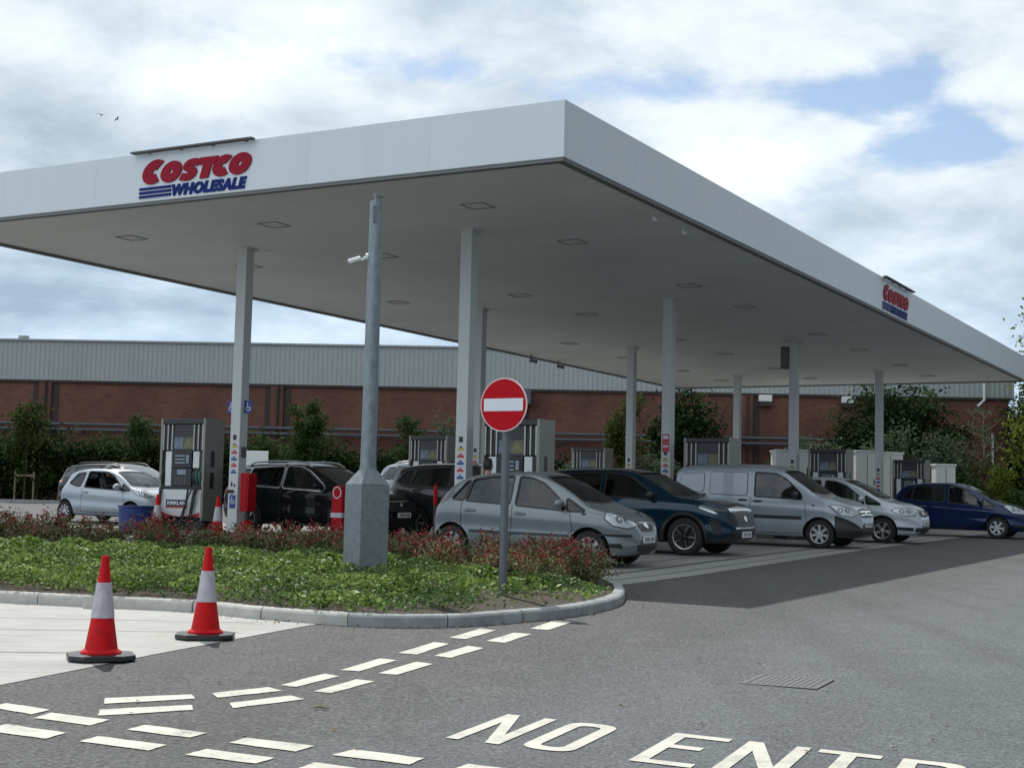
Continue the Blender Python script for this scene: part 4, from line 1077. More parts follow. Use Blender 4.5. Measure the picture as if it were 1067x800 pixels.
    s.cav = (s.cav[0] * sx, s.cav[1] * sx); s.seam = [q * sx for q in s.seam]; s.handle = scaled(s.handle, sx, sz); s.mir = (s.mir[0] * sx, s.mir[1] * sz)
    s.kind = kind; s.sx, s.sz = sx, sz
    return s

def section(s, f, x, shr=0., zb=None):
    w = f['plan'](x) - shr; zs = f['belt'](x); zt = f['top'](x) - shr * .62; zbb = f['bot'](x) if zb is None else zb
    zt = max(zt, zs + .03); zs = max(zs, zbb + .06); zt = max(zt, zs + .03)
    dz = zt - zs; wE = f['wr'](x) * w; ws = .962 * w
    C_ = [(0, zbb), (.55 * w, zbb), (.89 * w, zbb + .015), (.965 * w, zbb + .09), (.998 * w, zbb + .32 * (zs - zbb)), (.986 * w, zbb + .56 * (zs - zbb)), (1.0 * w, zbb + .80 * (zs - zbb)), (ws, zs),
          (ws + (wE - ws) * .52, zs + .44 * dz), (wE + (ws - wE) * .10, zs + .80 * dz), (wE * .93, zs + .925 * dz), (wE * .55, zs + .985 * dz), (0, zt)]
    if zb is not None and shr: C_ = [C_[0]] + [(.97 * w, zbb), (.975 * w, zbb + .02)] + [(.975 * w, zbb + .3 * (zs - zbb)), (.97 * w, zbb + .6 * (zs - zbb))] + C_[7:]
    return catmull(C_, 3)

def loft(s, f, xs, shr=0., zb=None):
    vs = []; rows = None
    for x in xs:
        h = section(s, f, x, shr, zb); rows = len(h)
        ring = [(x, p[0], p[1]) for p in h] + [(x, -p[0], p[1]) for p in reversed(h[1:-1])]
        vs += ring
    n = 2 * rows - 2; fs = []; mi = []
    for i in range(len(xs) - 1):
        for k in range(n):
            j = (k + 1) % n
            fs.append((i*n + k, i*n + j, (i+1)*n + j, (i+1)*n + k)); kk = k if k < rows - 1 else n - 1 - k
            mi.append((i, kk))
    fs.append(tuple(range(n - 1, -1, -1))); fs.append(tuple((len(xs)-1)*n + k for k in range(n))); mi += [(0, 6), (len(xs) - 2, 6)]
    return vs, fs, mi, rows

def tmp_obj(vs, fs, mats, mi=None):
    me = bpy.data.meshes.new('tmp'); me.from_pydata(vs, [], fs)
    for m in mats: me.materials.append(m)
    if mi is not None: me.polygons.foreach_set('material_index', mi)
    bm = bmesh.new(); bm.from_mesh(me); bmesh.ops.recalc_face_normals(bm, faces=bm.faces); bm.to_mesh(me); bm.free()
    o = bpy.data.objects.new('tmp', me); COL.objects.link(o); return o

def bool_cut(o, cutters):
    for c in cutters:
        m = o.modifiers.new('b', 'BOOLEAN'); m.operation = 'DIFFERENCE'; m.solver = 'EXACT'; m.object = c
    bpy.context.view_layer.update()
    me = bpy.data.meshes.new_from_object(o.evaluated_get(bpy.context.evaluated_depsgraph_get()))
    o.modifiers.clear(); old = o.data; o.data = me; bpy.data.meshes.remove(old)
    for c in cutters:
        d = c.data; bpy.data.objects.remove(c); bpy.data.meshes.remove(d)

class Patcher:
    def __init__(s, vs, fs, spec):
        s.bvh = BVHTree.FromPolygons([Vector(v) for v in vs], [tuple(f) for f in fs]); s.sp = spec
    def hit(s, o, d):
        h, n, i, dist = s.bvh.ray_cast(Vector(o), Vector(d))
        if h is None:
            h, n, i, dist = s.bvh.find_nearest(Vector(o) + Vector(d) * 2.0)
        n = n if n.dot(Vector(d)) < 0 else -n
        return h, n
    def side(s, a, b, sd): return s.hit((a, 3 * sd, b), (0, -sd, 0))
    def wrap(s, phi, z, front, c):
        q = rad(phi); dx, dy = math.cos(q), math.sin(q)
        if not front: dx = -dx
        return s.hit((c + dx * 4, dy * 4, z), (-dx, -dy, 0))
    def front(s, y, z, sg): return s.hit((5 * sg, y, z), (-sg, 0, 0))
    def patch(s, poly, mapf, off, cuts=3):
        bm = bmesh.new(); vv = [bm.verts.new((a, b, 0)) for a, b in poly]; bm.faces.new(vv)
        bmesh.ops.triangulate(bm, faces=bm.faces[:])
        if cuts: bmesh.ops.subdivide_edges(bm, edges=bm.edges[:], cuts=cuts, use_grid_fill=True)
        bm.verts.ensure_lookup_table()
        pts = []
        for v in bm.verts:
            h, n = mapf(v.co.x, v.co.y); pts.append(tuple(h + n * off))
        fs = [[v.index for v in f.verts] for f in bm.faces]
        bm.verts.index_update(); fs = [[v.index for v in f.verts] for f in bm.faces]
        bm.free(); return pts, fs
    def ring(s, inner, outer, mapf, off, sub=3):
        def dens(p):
            out = []
            for i in range(len(p)):
                a = Vector(p[i]); b = Vector(p[(i+1) % len(p)])
                for k in range(sub): out.append(a.lerp(b, k / sub))
            return out
        I, O = dens(inner), dens(outer); k = len(I)
        pts = []
        for q in I + O:
            h, n = mapf(q.x, q.y); pts.append(tuple(h + n * off))
        return pts, [(j, (j+1) % k, k + (j+1) % k, k + j) for j in range(k)]
    def strip(s, path, w, mapf, off, sub=8):
        P = []
        for i in range(len(path) - 1):
            a, b = Vector(path[i]), Vector(path[i+1])
            for k in range(sub): P.append(a.lerp(b, k / sub))
        P.append(Vector(path[-1])); L_, R_ = ribbon([tuple(p) for p in P], w); k = len(L_)
        pts = []
        for q in L_ + R_:
            h, n = mapf(*q); pts.append(tuple(h + n * off))
        return pts, [(j, j+1, k+j+1, k+j) for j in range(k-1)]

def wheel_meshes(r, tw, style):
    """tyre and rim, axle along y, outer side towards -y"""
    t = MB(); rr = r * .66
    t.lathe([(rr, -tw/2 + .01), (r * .80, -tw/2), (r * .94, -tw/2 + .012), (r, -tw/2 + .04), (r, tw/2 - .04), (r * .94, tw/2 - .012), (r * .8, tw/2), (rr, tw/2 - .01)], 40, axis='y', closed=True)
    m = MB(); mats = {'cover': [M['cover'], M['black']], 'alloy': [M['alloy'], M['black']], 'dark': [M['dark_alloy'], M['black'], M['alloy']]}[style[0]]
    y0 = -tw / 2
    m.lathe([(rr + .004, y0 + .004), (rr + .004, y0 + .016), (rr * .93, y0 + .022), (rr * .90, y0 + .05), (rr * .9, tw/2 - .03), (rr, tw/2 - .02), (rr, y0 + .02)], 40, axis='y', closed=True, m=2 if style[0] == 'dark' else 0)
    m.lathe([(0, y0 + .055), (rr * .9, y0 + .055), (rr * .9, y0 + .07), (0, y0 + .07)], 32, axis='y', m=1)
    m.lathe([(0, y0 + .012), (rr * .12, y0 + .012), (rr * .20, y0 + .022), (rr * .22, y0 + .054), (0, y0 + .054)], 20, axis='y')
    n, wi, wo = style[1], style[2], style[3]
    for k in range(n):
        a = 2 * math.pi * k / n + .3
        def pt(rad_, tang, y): return (rad_ * math.cos(a) - tang * math.sin(a), y, rad_ * math.sin(a) + tang * math.cos(a))
        r0, r1 = rr * .16, rr * .93
        vs = [pt(r0, -wi * rr, y0 + .018), pt(r0, wi * rr, y0 + .018), pt(r1, wo * rr, y0 + .014), pt(r1, -wo * rr, y0 + .014),
              pt(r0, -wi * rr, y0 + .05), pt(r0, wi * rr, y0 + .05), pt(r1, wo * rr, y0 + .05), pt(r1, -wo * rr, y0 + .05)]
        m.add(vs, [(0, 1, 2, 3), (4, 7, 6, 5), (0, 4, 5, 1), (1, 5, 6, 2), (2, 6, 7, 3), (3, 7, 4, 0)], 0)
        if style[0] == 'dark':
            vs = [pt(r0 * 2, wi * rr * .7, y0 + .0165), pt(r0 * 2, wi * rr, y0 + .0165), pt(r1, wo * rr, y0 + .0125), pt(r1, wo * rr * .55, y0 + .0125)]
            m.add(vs, [(0, 1, 2, 3)], 2)
    return t, m, mats

def build_car(name, label, cat, spec, color, pos, heading, detail, group=None):
    s = spec; f = {k: pchip(getattr(s, k)) for k in ('top', 'belt', 'bot', 'plan', 'wr')}
    a, b = s.L / 2, s.W / 2
    t = thing(name, label, cat, (pos[0], pos[1], g(pos[1]) + .004), 0, group)
    sl = (g(pos[1] + .5) - g(pos[1] - .5))
    fx = Vector((math.cos(heading), math.sin(heading), sl * math.sin(heading))).normalized(); nz = Vector((0, -sl, 1)).normalized(); fy = nz.cross(fx)
    t.rotation_euler = Matrix((fx, fy, nz)).transposed().to_euler()
    pm = paint(name + '_paint', color, detail.get('metal', .35)); pm.node_tree.nodes['Principled BSDF'].inputs['Coat Weight'].default_value = detail.get('coat', .85)
    d = detail; xf = a - d['fo']; xr = xf - d['wb']; r = d['r']
    th = [(-1 + 2 * k / 74) for k in range(75)]
    xs = [a * math.sin(q * math.pi / 2) * (1 - .18) + a * q * .18 for q in th]
    vs, fs, mi, rows = loft(s, f, xs)
    P = Patcher(vs, fs, s)
    clad = d.get('clad', 2)
    mid = []
    for (i, k) in mi:
        xm = xs[i]; m_ = 0
        if k < 3 * clad: m_ = 1
        if d.get('black_nose') and xm > d['black_nose'] and k < 17: m_ = 1
        mid.append(m_)
    body = tmp_obj(vs, fs, [pm, M['dark'], M['interior']], mid)
    low = d.get('low', True)
    if not low:
        # cutters
        cx = [s.cav[0] + (s.cav[1] - s.cav[0]) * k / 24 for k in range(25)]
        cv, cf, _, _ = loft(s, f, cx, .075, .66 * s.sz + (.06 if s.kind != 'hatch' else 0)); cut = [tmp_obj(cv, cf, [pm, M['dark'], M['interior']], [2] * len(cf))]
        mb = MB()
        wins = [(n_, round_poly(p, .035, 3)) for n_, p in s.wins if n_ not in d.get('nowin', ())]
        for n_, p in wins: mb.prism(p, lambda x, z, q: (x, q, z), -2, 2, 1)
        cut.append(tmp_obj(mb.v, mb.f, [pm, M['dark'], M['interior']], mb.m))
        mb = MB(); full = lambda h: [(y, z) for y, z in h] + [(-y, z) for y, z in reversed(h) if y > 0]
        wsp = round_poly(full(s.ws), .03, 2); mb.prism(wsp, lambda y, z, q: (q, y, z), (.1 if s.kind != 'van' else .2) * s.sx, 3, 1)
        if s.rw: rwp = round_poly(full(s.rw), .03, 2); mb.prism(rwp, lambda y, z, q: (q, y, z), -3, -1.1 * s.sx, 1)
        cut.append(tmp_obj(mb.v, mb.f, [pm, M['dark'], M['interior']], mb.m))
    else: cut = []
    mb = MB()
    for x in (xf, xr):
        for sd in (-1, 1):
            mb.lathe([(0, sd * (b - .30)), (r + d.get('gap', .055), sd * (b - .30)), (r + d.get('gap', .055), sd * (b + .4)), (0, sd * (b + .4))], 36, axis='y', o=(x, 0, r), m=1)
    cut.append(tmp_obj(mb.v, mb.f, [pm, M['dark'], M['interior']], mb.m))
    bool_cut(body, cut)
    body.name = 'body'; body.data.name = 'body'; body.parent = t; sharp(body.data, 30)
    # wheel arch lips / cladding
    arch = d.get('arch')
    def add(name_, pf, mt, par=t, smooth=40, **kw):
        m = MB()
        for p_, f_ in (pf if isinstance(pf, list) else [pf]): m.add(p_, f_)
        return m.build(name_, mt, par, smooth=smooth, fixn=False)
    side = lambda sd: (lambda x, z: P.side(x, z, sd))
    if arch:
        pf = []
        for x in (xf, xr):
            for sd in (-1, 1):
                n = 22; ri, ro = r + .055, r + .055 + arch; I = []; O_ = []
                for k in range(n + 1):
                    q = math.pi * (k / n) * 1.06 - .09; I.append((x + ri * math.cos(q), r + ri * math.sin(q))); O_.append((x + ro * math.cos(q), r + ro * math.sin(q)))
                pts = []
                for q in I + O_:
                    h, nn = P.side(q[0], max(q[1], .26), sd); pts.append(tuple(Vector((q[0], h.y, q[1])) + Vector((0, sd * .012, 0))))
                add('arch_trim', (pts, [(j, j+1, n+1+j+1, n+1+j) for j in range(n)]), M['dark'])
    # glazing
    glz = {'q': M['privacy'], 'r': M['privacy'] if d.get('privacy') else M['glass'], 'f': M['glass'], 't': M['glass']}
    for n_, p in s.wins:
        if n_ in d.get('nowin', ()): continue
        p = round_poly(p, .035, 3); trim = off_poly(p, .028)
        for sd in (-1, 1):
            if n_ == d.get('open_window') and sd == -1: wn = add('window_frame', P.ring(p, trim, side(sd), .003), M['black'])
            else:
                wn = add('window', P.patch(p, side(sd), -.012 if not low else .004), glz[n_] if not low else M['dark_glass'])
                add('window_seal', P.ring(p, trim, side(sd), .003), M['black'], wn)
            if d.get('chrome_line'): add('chrome_strip', P.ring(off_poly(p, .027), off_poly(p, .052), side(sd), .007), M['alloy'], wn)
    full = lambda h: [(y, z) for y, z in h] + [(-y, z) for y, z in reversed(h) if y > 0]
    fr = lambda y, z: P.front(y, z, 1); re = lambda y, z: P.front(y, z, -1)
    p = round_poly(full(s.ws), .03, 2); wn = add('windscreen', P.patch(p, fr, -.008 if not low else .004, 5), M['glass'] if not low else M['dark_glass'])
    add('windscreen_seal', P.ring(p, off_poly(p, .022), fr, .003), M['black'], wn)
    zc = s.ws[0][1]
    mbw = MB()
    for (y0, y1) in ((.45, -.10), (-.02, -.52)):
        h0, n0 = fr(y0 * b, zc + .015); h1, n1 = fr(y1 * b, zc + .06); mbw.tube([h0 + n0 * .015, h1 + n1 * .02], .008, 5)
    mbw.build('wiper', M['black'], wn)
    if s.rw:
        p = round_poly(full(s.rw), .03, 2); wn = add('rear_window', P.patch(p, re, -.008 if not low else .004, 5), M['privacy'] if not low else M['dark_glass']); add('rear_window_seal', P.ring(p, off_poly(p, .022), re, .003), M['black'], wn)
    # interior: seats and dashboard
    if not low:
        zf = .67 * s.sz + (.06 if s.kind != 'hatch' else 0); rot = Matrix.Rotation(-.25, 3, 'Y')
        for y in (-.37, .37):
            m = MB(); x = -.25 * s.sx; m.obox((x, y * b / .85, zf + .28), (.12, .46, .52), rot); m.obox((x - .10, y * b / .85, zf + .60), (.09, .26, .19), rot); m.obox((x + .28, y * b / .85, zf + .06), (.5, .48, .1)); m.build('front_seat', M['interior'], t, bevel=.04)
        if s.kind != 'van':
            m = MB(); m.obox((-1.18 * s.sx, 0, zf + .26), (.13, b * 1.45, .5), rot); m.build('rear_seat', M['interior'], t, bevel=.04)
        m = MB(); m.obox((s.cav[1] - .30, 0, zf + .13), (.42, b * 1.55, .26)); ds = m.build('dashboard', M['interior2'], t, bevel=.05)
        m = MB(); pts = [(s.cav[1] - .62 + .06 * math.sin(q), -.37 + .18 * math.cos(q), zf + .26 + .17 * math.sin(q)) for q in [2 * math.pi * k / 18 for k in range(19)]]; m.tube(pts, .014, 6); m.build('steering_wheel', M['black'], ds, smooth=50)
    # seams, handles, mouldings
    for sd in (-1, 1):
        pf = []
        for k, x in enumerate(s.seam):
            z1 = f['belt'](x) - .0; lean = -.05 if k == len(s.seam) - 1 else 0
            pf.append(P.strip([(x + lean, z1 + .02), (x, z1 * .72), (x - .02, .30 * s.sz)], .011, side(sd), .002))
        z0 = .31 * s.sz; pf.append(P.strip([(s.seam[0] - .02, z0), (s.seam[-1] - .02, z0)], .010, side(sd), .002, 20))
        add('door_seam', pf, M['black'])
        for (x, z) in s.handle:
            h, n = P.side(x, z, sd); m = MB(); m.obox(h + n * .018, (.20, .022, .032)); m.obox(h + n * .004, (.11, .006, .05), None, 1)
            m.build('door_handle', [pm if not d.get('dark_handle') else M['dark'], M['black']], t, bevel=.008)
        if d.get('mould'):
            z, h_, x0, x1 = d['mould']; add('side_moulding', P.strip([(x0, z + .01), (x1, z - .01)], h_, side(sd), .014, 24), M['dark'])
        # mirrors
        x, z = s.mir; h, n = P.side(x, z - .02, sd)
        m = MB(); m.lathe([(.0, -.11), (.06, -.10), (.085, -.04), (.09, .03), (.07, .09), (.0, .105)], 14, axis='y')
        for i_, v in enumerate(m.v): m.v[i_] = (v[0] * .75, v[1], v[2] * .85)
        for i_, v in enumerate(m.v): m.v[i_] = (v[0] + x, v[1] + sd * (abs(h.y) + .13), v[2] + z + .02)
        mo = m.build('door_mirror', pm if not d.get('dark_mirror') else M['dark'], t, smooth=60)
        m = MB(); m.tube([(x, sd * (abs(h.y) - .02), z - .03), (x, sd * (abs(h.y) + .10), z)], .028, 8); m.build('mirror_arm', M['dark'], mo)
        if d.get('repeater'):
            h, n = P.side(*d['repeater'], sd); m = MB(); m.obox(h + n * .003, (.07, .012, .03)); m.build('side_repeater', M['black'], t, bevel=.006)
    if d.get('panels'):
        for sd in (-1, 1):
            for p in d['panels']:
                p = round_poly(p, .07, 4); add('side_panel', P.patch(p, side(sd), .012, 4), pm); add('panel_seam', P.ring(p, off_poly(p, .012), side(sd), .006), M['dark'])
            if d.get('rail_slot'):
                x0, x1, z = d['rail_slot']; add('door_rail', P.strip([(x0, z), (x1, z)], .05, side(sd), .006, 10), M['black'])
    # front and rear
    cf = d.get('cf', xf - .25); cr = xr + .25
    wf = lambda q, z: P.wrap(q, z, True, cf); wr_ = lambda q, z: P.wrap(q, z, False, cr)
    mir = lambda p: [(-q, z) for q, z in p]
    for sg in (1, -1):
        fl = (lambda p: p) if sg > 0 else mir
        for (nm, pl, mt, off) in d.get('front_pair', []):
            hl = add(nm, P.patch(fl(pl), wf, off, 4), M[mt])
            if nm == 'headlight':
                k_ = .016; sc_ = lambda p_: [(q0 / 55., q1) for q0, q1 in p_]
                o_ = off_poly(sc_(pl), .014); o_ = [(q0 * 55., q1) for q0, q1 in o_]
                add('headlight_seal', P.ring(fl(pl), fl(o_), wf, .004, 4), M['black'], hl)
            if nm == 'headlight' and mt == 'headlamp':
                cx_ = sum(q[0] for q in pl) / len(pl); cz_ = sum(q[1] for q in pl) / len(pl)
                for dq, rr_ in ((-3.5, .048), (3.5, .055)):
                    ring_ = [(cx_ + dq + rr_ * 52 * math.cos(w_), cz_ + rr_ * math.sin(w_)) for w_ in [2 * math.pi * k / 14 for k in range(14)]]
                    add('lamp_bowl', P.patch(fl(ring_), wf, off + .004, 1), M['headlamp_mid'], hl)
                    ring_ = [(cx_ + dq + rr_ * .3 * 52 * math.cos(w_), cz_ + rr_ * .3 * math.sin(w_)) for w_ in [2 * math.pi * k / 12 for k in range(12)]]
                    add('bulb_lens', P.patch(fl(ring_), wf, off + .008, 1), M['chrome'], hl)
        for (nm, pl, mt, off) in d.get('rear_pair', []): add(nm, P.patch(fl(pl), wr_, off, 4), M[mt])
    for (nm, pl, mt, off) in d.get('front_one', []):
        full_ = pl + [(-q, z) for q, z in reversed(pl)]
        add(nm, P.patch(full_, wf, off, 5), M[mt] if mt != 'paint' else pm)
    zp = d.get('plate_z', .45)
    for sg, zz in ((1, zp), (-1, d.get('rplate_z', .75))):
        h, n = P.front(0, zz, sg); x = h.x + sg * .012
        m = MB(); m.obox((x, 0, zz), (.016, .50, .112)); pl = m.build('number_plate', M['plate'] if sg > 0 else M['stk_yellow'], t, bevel=.003)
        m = MB(); y = -.20
        for k in range(7):
            m.obox((x + sg * .0085, y + .025 + (.03 if k > 3 else 0), zz), (.002, .034, .066)); m.obox((x + sg * .0102, y + .025 + (.03 if k > 3 else 0), zz + (.012 if k % 2 else -.01)), (.001, .014, .02), None, 1); y += .055
        m.build('plate_marks', [M['plate_ink'], M['plate']], pl)
    if d.get('badge'):
        h, n = P.front(0, d['badge'], 1); m = MB(); m.lathe([(.0, .012), (.055, .01), (.062, 0), (0, 0)], 18, axis='z')
        R = n.to_track_quat('Z', 'Y').to_matrix()
        m.v = [tuple(R @ Vector(v) + h + n * .008) for v in m.v]; m.build('badge', M['chrome'], t, smooth=40)
    if d.get('rails'):
        for sd in (-1, 1):
            pts = []
            for k in range(13):
                x = -1.55 * s.sx + 1.75 * s.sx * k / 12; pts.append((x, sd * f['wr'](x) * f['plan'](x) * .90, f['top'](x) - .035 + (.055 if 0 < k < 12 else .0)))
            m = MB(); m.tube(pts, .02, 8); m.build('roof_rail', M[d['rails']], t, smooth=50)
    if d.get('bonnet'):      # bonnet shut line
        pf = []
        for sg in (1, -1):
            pth = [(sg * .74 * b, .93 * s.sz), (sg * .70 * b, .80 * s.sz)]
        hx0, hx1 = s.cav[1] + .1, a - .16
        pts = []; fs_ = []
        for sg in (1, -1):
            k0 = len(pts); n = 14; row = []
            for off_ in (-.006, .006):
                for k in range(n + 1):
                    x = hx0 + (hx1 - hx0) * k / n; y = sg * (f['plan'](x) * .84 + off_ - .05 * k / n)
                    h, nn, _, _ = P.bvh.ray_cast(Vector((x, y, 3)), Vector((0, 0, -1))); h = h or Vector((x, y, .8)); nn = nn or Vector((0, 0, 1))
                    if nn.z < 0: nn = -nn
                    pts.append(tuple(h + nn * .002))
            fs_ += [(k0 + j, k0 + j + 1, k0 + n + 1 + j + 1, k0 + n + 1 + j) for j in range(n)]
        add('bonnet_seam', (pts, fs_), M['black'])
    # wheels
    tw = d.get('tw', .19); tm, rm, mats = wheel_meshes(r, tw, d['wheel'])
    w0 = None
    for x in (xf, xr):
        for sd in (-1, 1):
            if w0 is None:
                w = tm.build('wheel', M['rubber'], t, smooth=40); rm_o = rm.build('rim', mats, w, smooth=40); w0 = (w, rm_o)
            else:
                w = w0[0].copy(); COL.objects.link(w); w.parent = t; rr_ = w0[1].copy(); COL.objects.link(rr_); rr_.parent = w
            w.location = (x, sd * (b - tw / 2 - .035), r); w.rotation_euler = (0, .4 * x, 0) if sd < 0 else (0, .5, math.pi)
    return t

M['dark_glass'] = mat('dark_window', (.012, .014, .016), .06, coat=1.)

def place(near, dx, Wd, heading, tw=.19):
    """centre of a car whose near side (right hand) wheel stands at plan point near; dx = local x of that axle"""
    c, s_ = math.cos(heading), math.sin(heading)
    ly = -(Wd / 2 - .035)
    return (near[0] - (c * dx - s_ * ly), near[1] - (s_ * dx + c * ly))

def build_cars():
    H0 = -TH
    # light silver-blue hatchback
    hb = dict(fo=.70, wb=2.46, r=.293, wheel=('cover', 8, .13, .17), low=False, mould=(.50, .045, -1.0, .78), repeater=(1.02, .84), clad=1, bonnet=True, badge=.665, repeater_=1, dark_mirror=False, cf=.65,
        front_pair=[('headlight', [(18, .80), (21, .67), (31, .635), (42, .68), (47.5, .78), (45.5, .865), (34, .862), (24, .84)], 'headlamp', .006), ('fog_lamp_recess', [(34, .325), (44, .34), (46, .39), (36, .40)], 'black', .005), ('bumper_strip', [(27, .500), (52, .515), (53, .545), (27, .535)], 'black', .008)],
        front_one=[('grille', [(0, .575), (12, .585), (16.5, .66), (15, .70), (0, .685)], 'black', .005), ('chrome_bar', [(0, .70), (14.5, .715), (14.5, .745), (0, .745)], 'chrome', .010), ('air_intake', [(0, .265), (20, .275), (21, .375), (0, .375)], 'black', .004)],
        rear_pair=[('tail_light', [(34, .72), (50, .74), (53, .99), (47, 1.08), (40, 1.0)], 'tail', .008)], plate_z=.455, rplate_z=.72)
    sp = template('hatch', 3.60, 1.695, 1.50); hd = rad(-26.5); kx, kz = sp.sx, sp.sz
    sp.top = scaled([(-1.875, .60), (-1.86, .78), (-1.79, .96), (-1.66, 1.13), (-1.47, 1.325), (-1.28, 1.42), (-1.0, 1.475), (-.5, 1.52), (0, 1.53), (.2, 1.49), (.48, 1.375), (.77, 1.21), (1.06, 1.015), (1.13, .985), (1.42, .905), (1.64, .815), (1.79, .71), (1.85, .61), (1.875, .51)], kx, kz)
    sp.wr = [(x * kx, k) for x, k in [(-1.875, .84), (-1.7, .74), (-1.35, .665), (-.7, .70), (0, .725), (.4, .74), (.8, .80), (1.1, .87), (1.875, .88)]]
    sp.wins = [('q', scaled([(-1.43, 1.05), (-1.20, 1.03), (-1.16, 1.345), (-1.24, 1.315)], kx, kz)), ('r', scaled([(-1.145, 1.025), (-.32, .985), (-.32, 1.43), (-.75, 1.41), (-1.10, 1.36)], kx, kz))] + sp.wins[2:]
    sp.rw = [(y, z * .97) for y, z in sp.rw]
    build_car('silver_hatchback', 'light blue silver five door hatchback behind the no entry sign', 'car', sp, (.195, .215, .226), place((1.25, 23.07), 1.80 - .70, 1.695, hd), hd, hb)
    # dark teal suv
    su = dict(fo=.92, wb=2.68, r=.355, wheel=('dark', 5, .10, .16), low=False, clad=3, arch=.055, privacy=True, bonnet=True, tw=.225, gap=.06, dark_mirror=True, dark_handle=False, metal=.55, cf=.9,
        front_pair=[('headlight', [(30, .835), (42, .86), (52, .905), (50, .955), (38, .90), (28, .875)], 'headlamp_dark', .006), ('light_strip', [(37, .80), (40, .80), (47, .86), (52, .905), (50, .912), (41, .855)], 'lamp_white', .010), ('side_intake', [(34, .42), (41, .42), (43, .66), (35, .72)], 'black', .005)],
        front_one=[('grille', [(0, .56), (24, .57), (28, .70), (29, .82), (0, .845)], 'black', .006), ('bonnet_lip', [(0, .862), (27, .852), (26, .905), (0, .935)], 'lamp_white', .006), ('chrome_bar', [(0, .520), (22, .525), (22, .552), (0, .552)], 'chrome', .012), ('air_intake', [(0, .34), (26, .35), (26, .50), (0, .50)], 'black', .005)],  # white patch along the bonnet lip is a bright reflection painted as colour
        rear_pair=[('tail_light', [(20, .88), (50, .90), (52, 1.0), (20, 1.0)], 'tail', .008)], plate_z=.41, rplate_z=.62, badge=.70)
    sp = template('suv', 4.45, 1.84, 1.62); hd = H0
    build_car('dark_teal_suv', 'dark teal crossover with black five spoke wheels beside the silver hatchback', 'car', sp, (.001, .024, .046), place((3.29, 27.6), 2.225 - .92, 1.84, hd), hd, su)
    # silver van
    va = dict(fo=.84, wb=2.70, r=.315, wheel=('cover', 7, .12, .14), low=False, clad=2, mould=(.66, .075, -1.2, .92), bonnet=True, dark_mirror=True, dark_handle=True, black_nose=1.62, cf=.95, repeater=(1.18, .93),
        front_pair=[('headlight', [(24, .80), (34, .70), (48, .76), (57, .93), (51, .95), (38, .90)], 'headlamp', .006), ('headlight_rim', [(44, .73), (49, .755), (57.5, .93), (54, .93)], 'headlamp_dark', .007)],
        front_one=[('grille', [(0, .68), (20, .69), (23, .79), (21, .86), (0, .875)], 'black', .006), ('chrome_bar', [(0, .80), (21, .79), (21.5, .825), (0, .838)], 'chrome', .012), ('chrome_bar', [(0, .735), (21, .725), (21.3, .752), (0, .765)], 'chrome', .012), ('air_intake', [(0, .30), (24, .31), (24, .44), (0, .44)], 'black', .005)],
        rear_pair=[('tail_light', [(38, .80), (46, .82), (47, 1.30), (40, 1.30)], 'tail', .008)], plate_z=.53, rplate_z=.7, badge=.79,
        panels=[[(-2.02, 1.17), (-1.40, 1.17), (-1.40, 1.60), (-1.96, 1.56)], [(-1.24, 1.13), (-.36, 1.11), (-.36, 1.62), (-1.24, 1.62)]], rail_slot=(-2.0, -1.33, 1.105))
    sp = template('van', 4.30, 1.83, 1.82)
    build_car('silver_panel_van', 'silver panel van with black front bumper and blank side panels', 'van', sp, (.34, .37, .41), place((6.77, 32.05), 2.15 - .84, 1.83, H0), H0, va)
    # silver people carrier
    gp_ = dict(fo=.86, wb=2.58, r=.315, wheel=('alloy', 5, .10, .2), low=False, clad=1, bonnet=True, badge=.73, privacy=True, cf=.75,
        front_pair=[('headlight', [(22, .80), (26, .68), (40, .69), (49, .80), (45, .85), (32, .86)], 'headlamp', .006), ('fog_lamp_recess', [(28, .32), (44, .34), (45, .41), (28, .40)], 'black', .005)],
        front_one=[('grille', [(0, .64), (17, .66), (20, .76), (0, .755)], 'black', .006), ('chrome_bar', [(0, .765), (20, .77), (20, .79), (0, .79)], 'chrome', .012), ('air_intake', [(0, .28), (26, .30), (26, .40), (0, .40)], 'black', .005)],
        rear_pair=[('tail_light', [(36, .80), (50, .82), (52, 1.02), (38, 1.02)], 'tail', .008)], plate_z=.49, rplate_z=.72)
    sp = template('hatch', 4.21, 1.76, 1.59)
    build_car('silver_people_carrier', 'pale silver tall hatchback just beyond the silver van nose', 'car', sp, (.50, .53, .57), place((9.10, 35.81), 2.105 - .86, 1.76, H0), H0, gp_)
    # dark blue monocab
    ja = dict(gp_); ja.update(fo=.80, wb=2.50, r=.30, wheel=('cover', 6, .13, .17), nowin=(), badge=.72)
    ja['front_pair'] = [('headlight', [(20, .80), (27, .68), (43, .72), (53, .90), (48, .93), (34, .88)], 'headlamp', .007), ('fog_lamp_recess', [(30, .30), (42, .32), (43, .39), (30, .38)], 'black', .005)]
    sp = template('hatch', 3.90, 1.695, 1.53)
    build_car('blue_hatchback', 'dark blue small hatchback waiting at the far right end', 'car', sp, (.002, .014, .066), place((13.69, 41.18), 1.95 - .80, 1.695, H0), H0, ja)
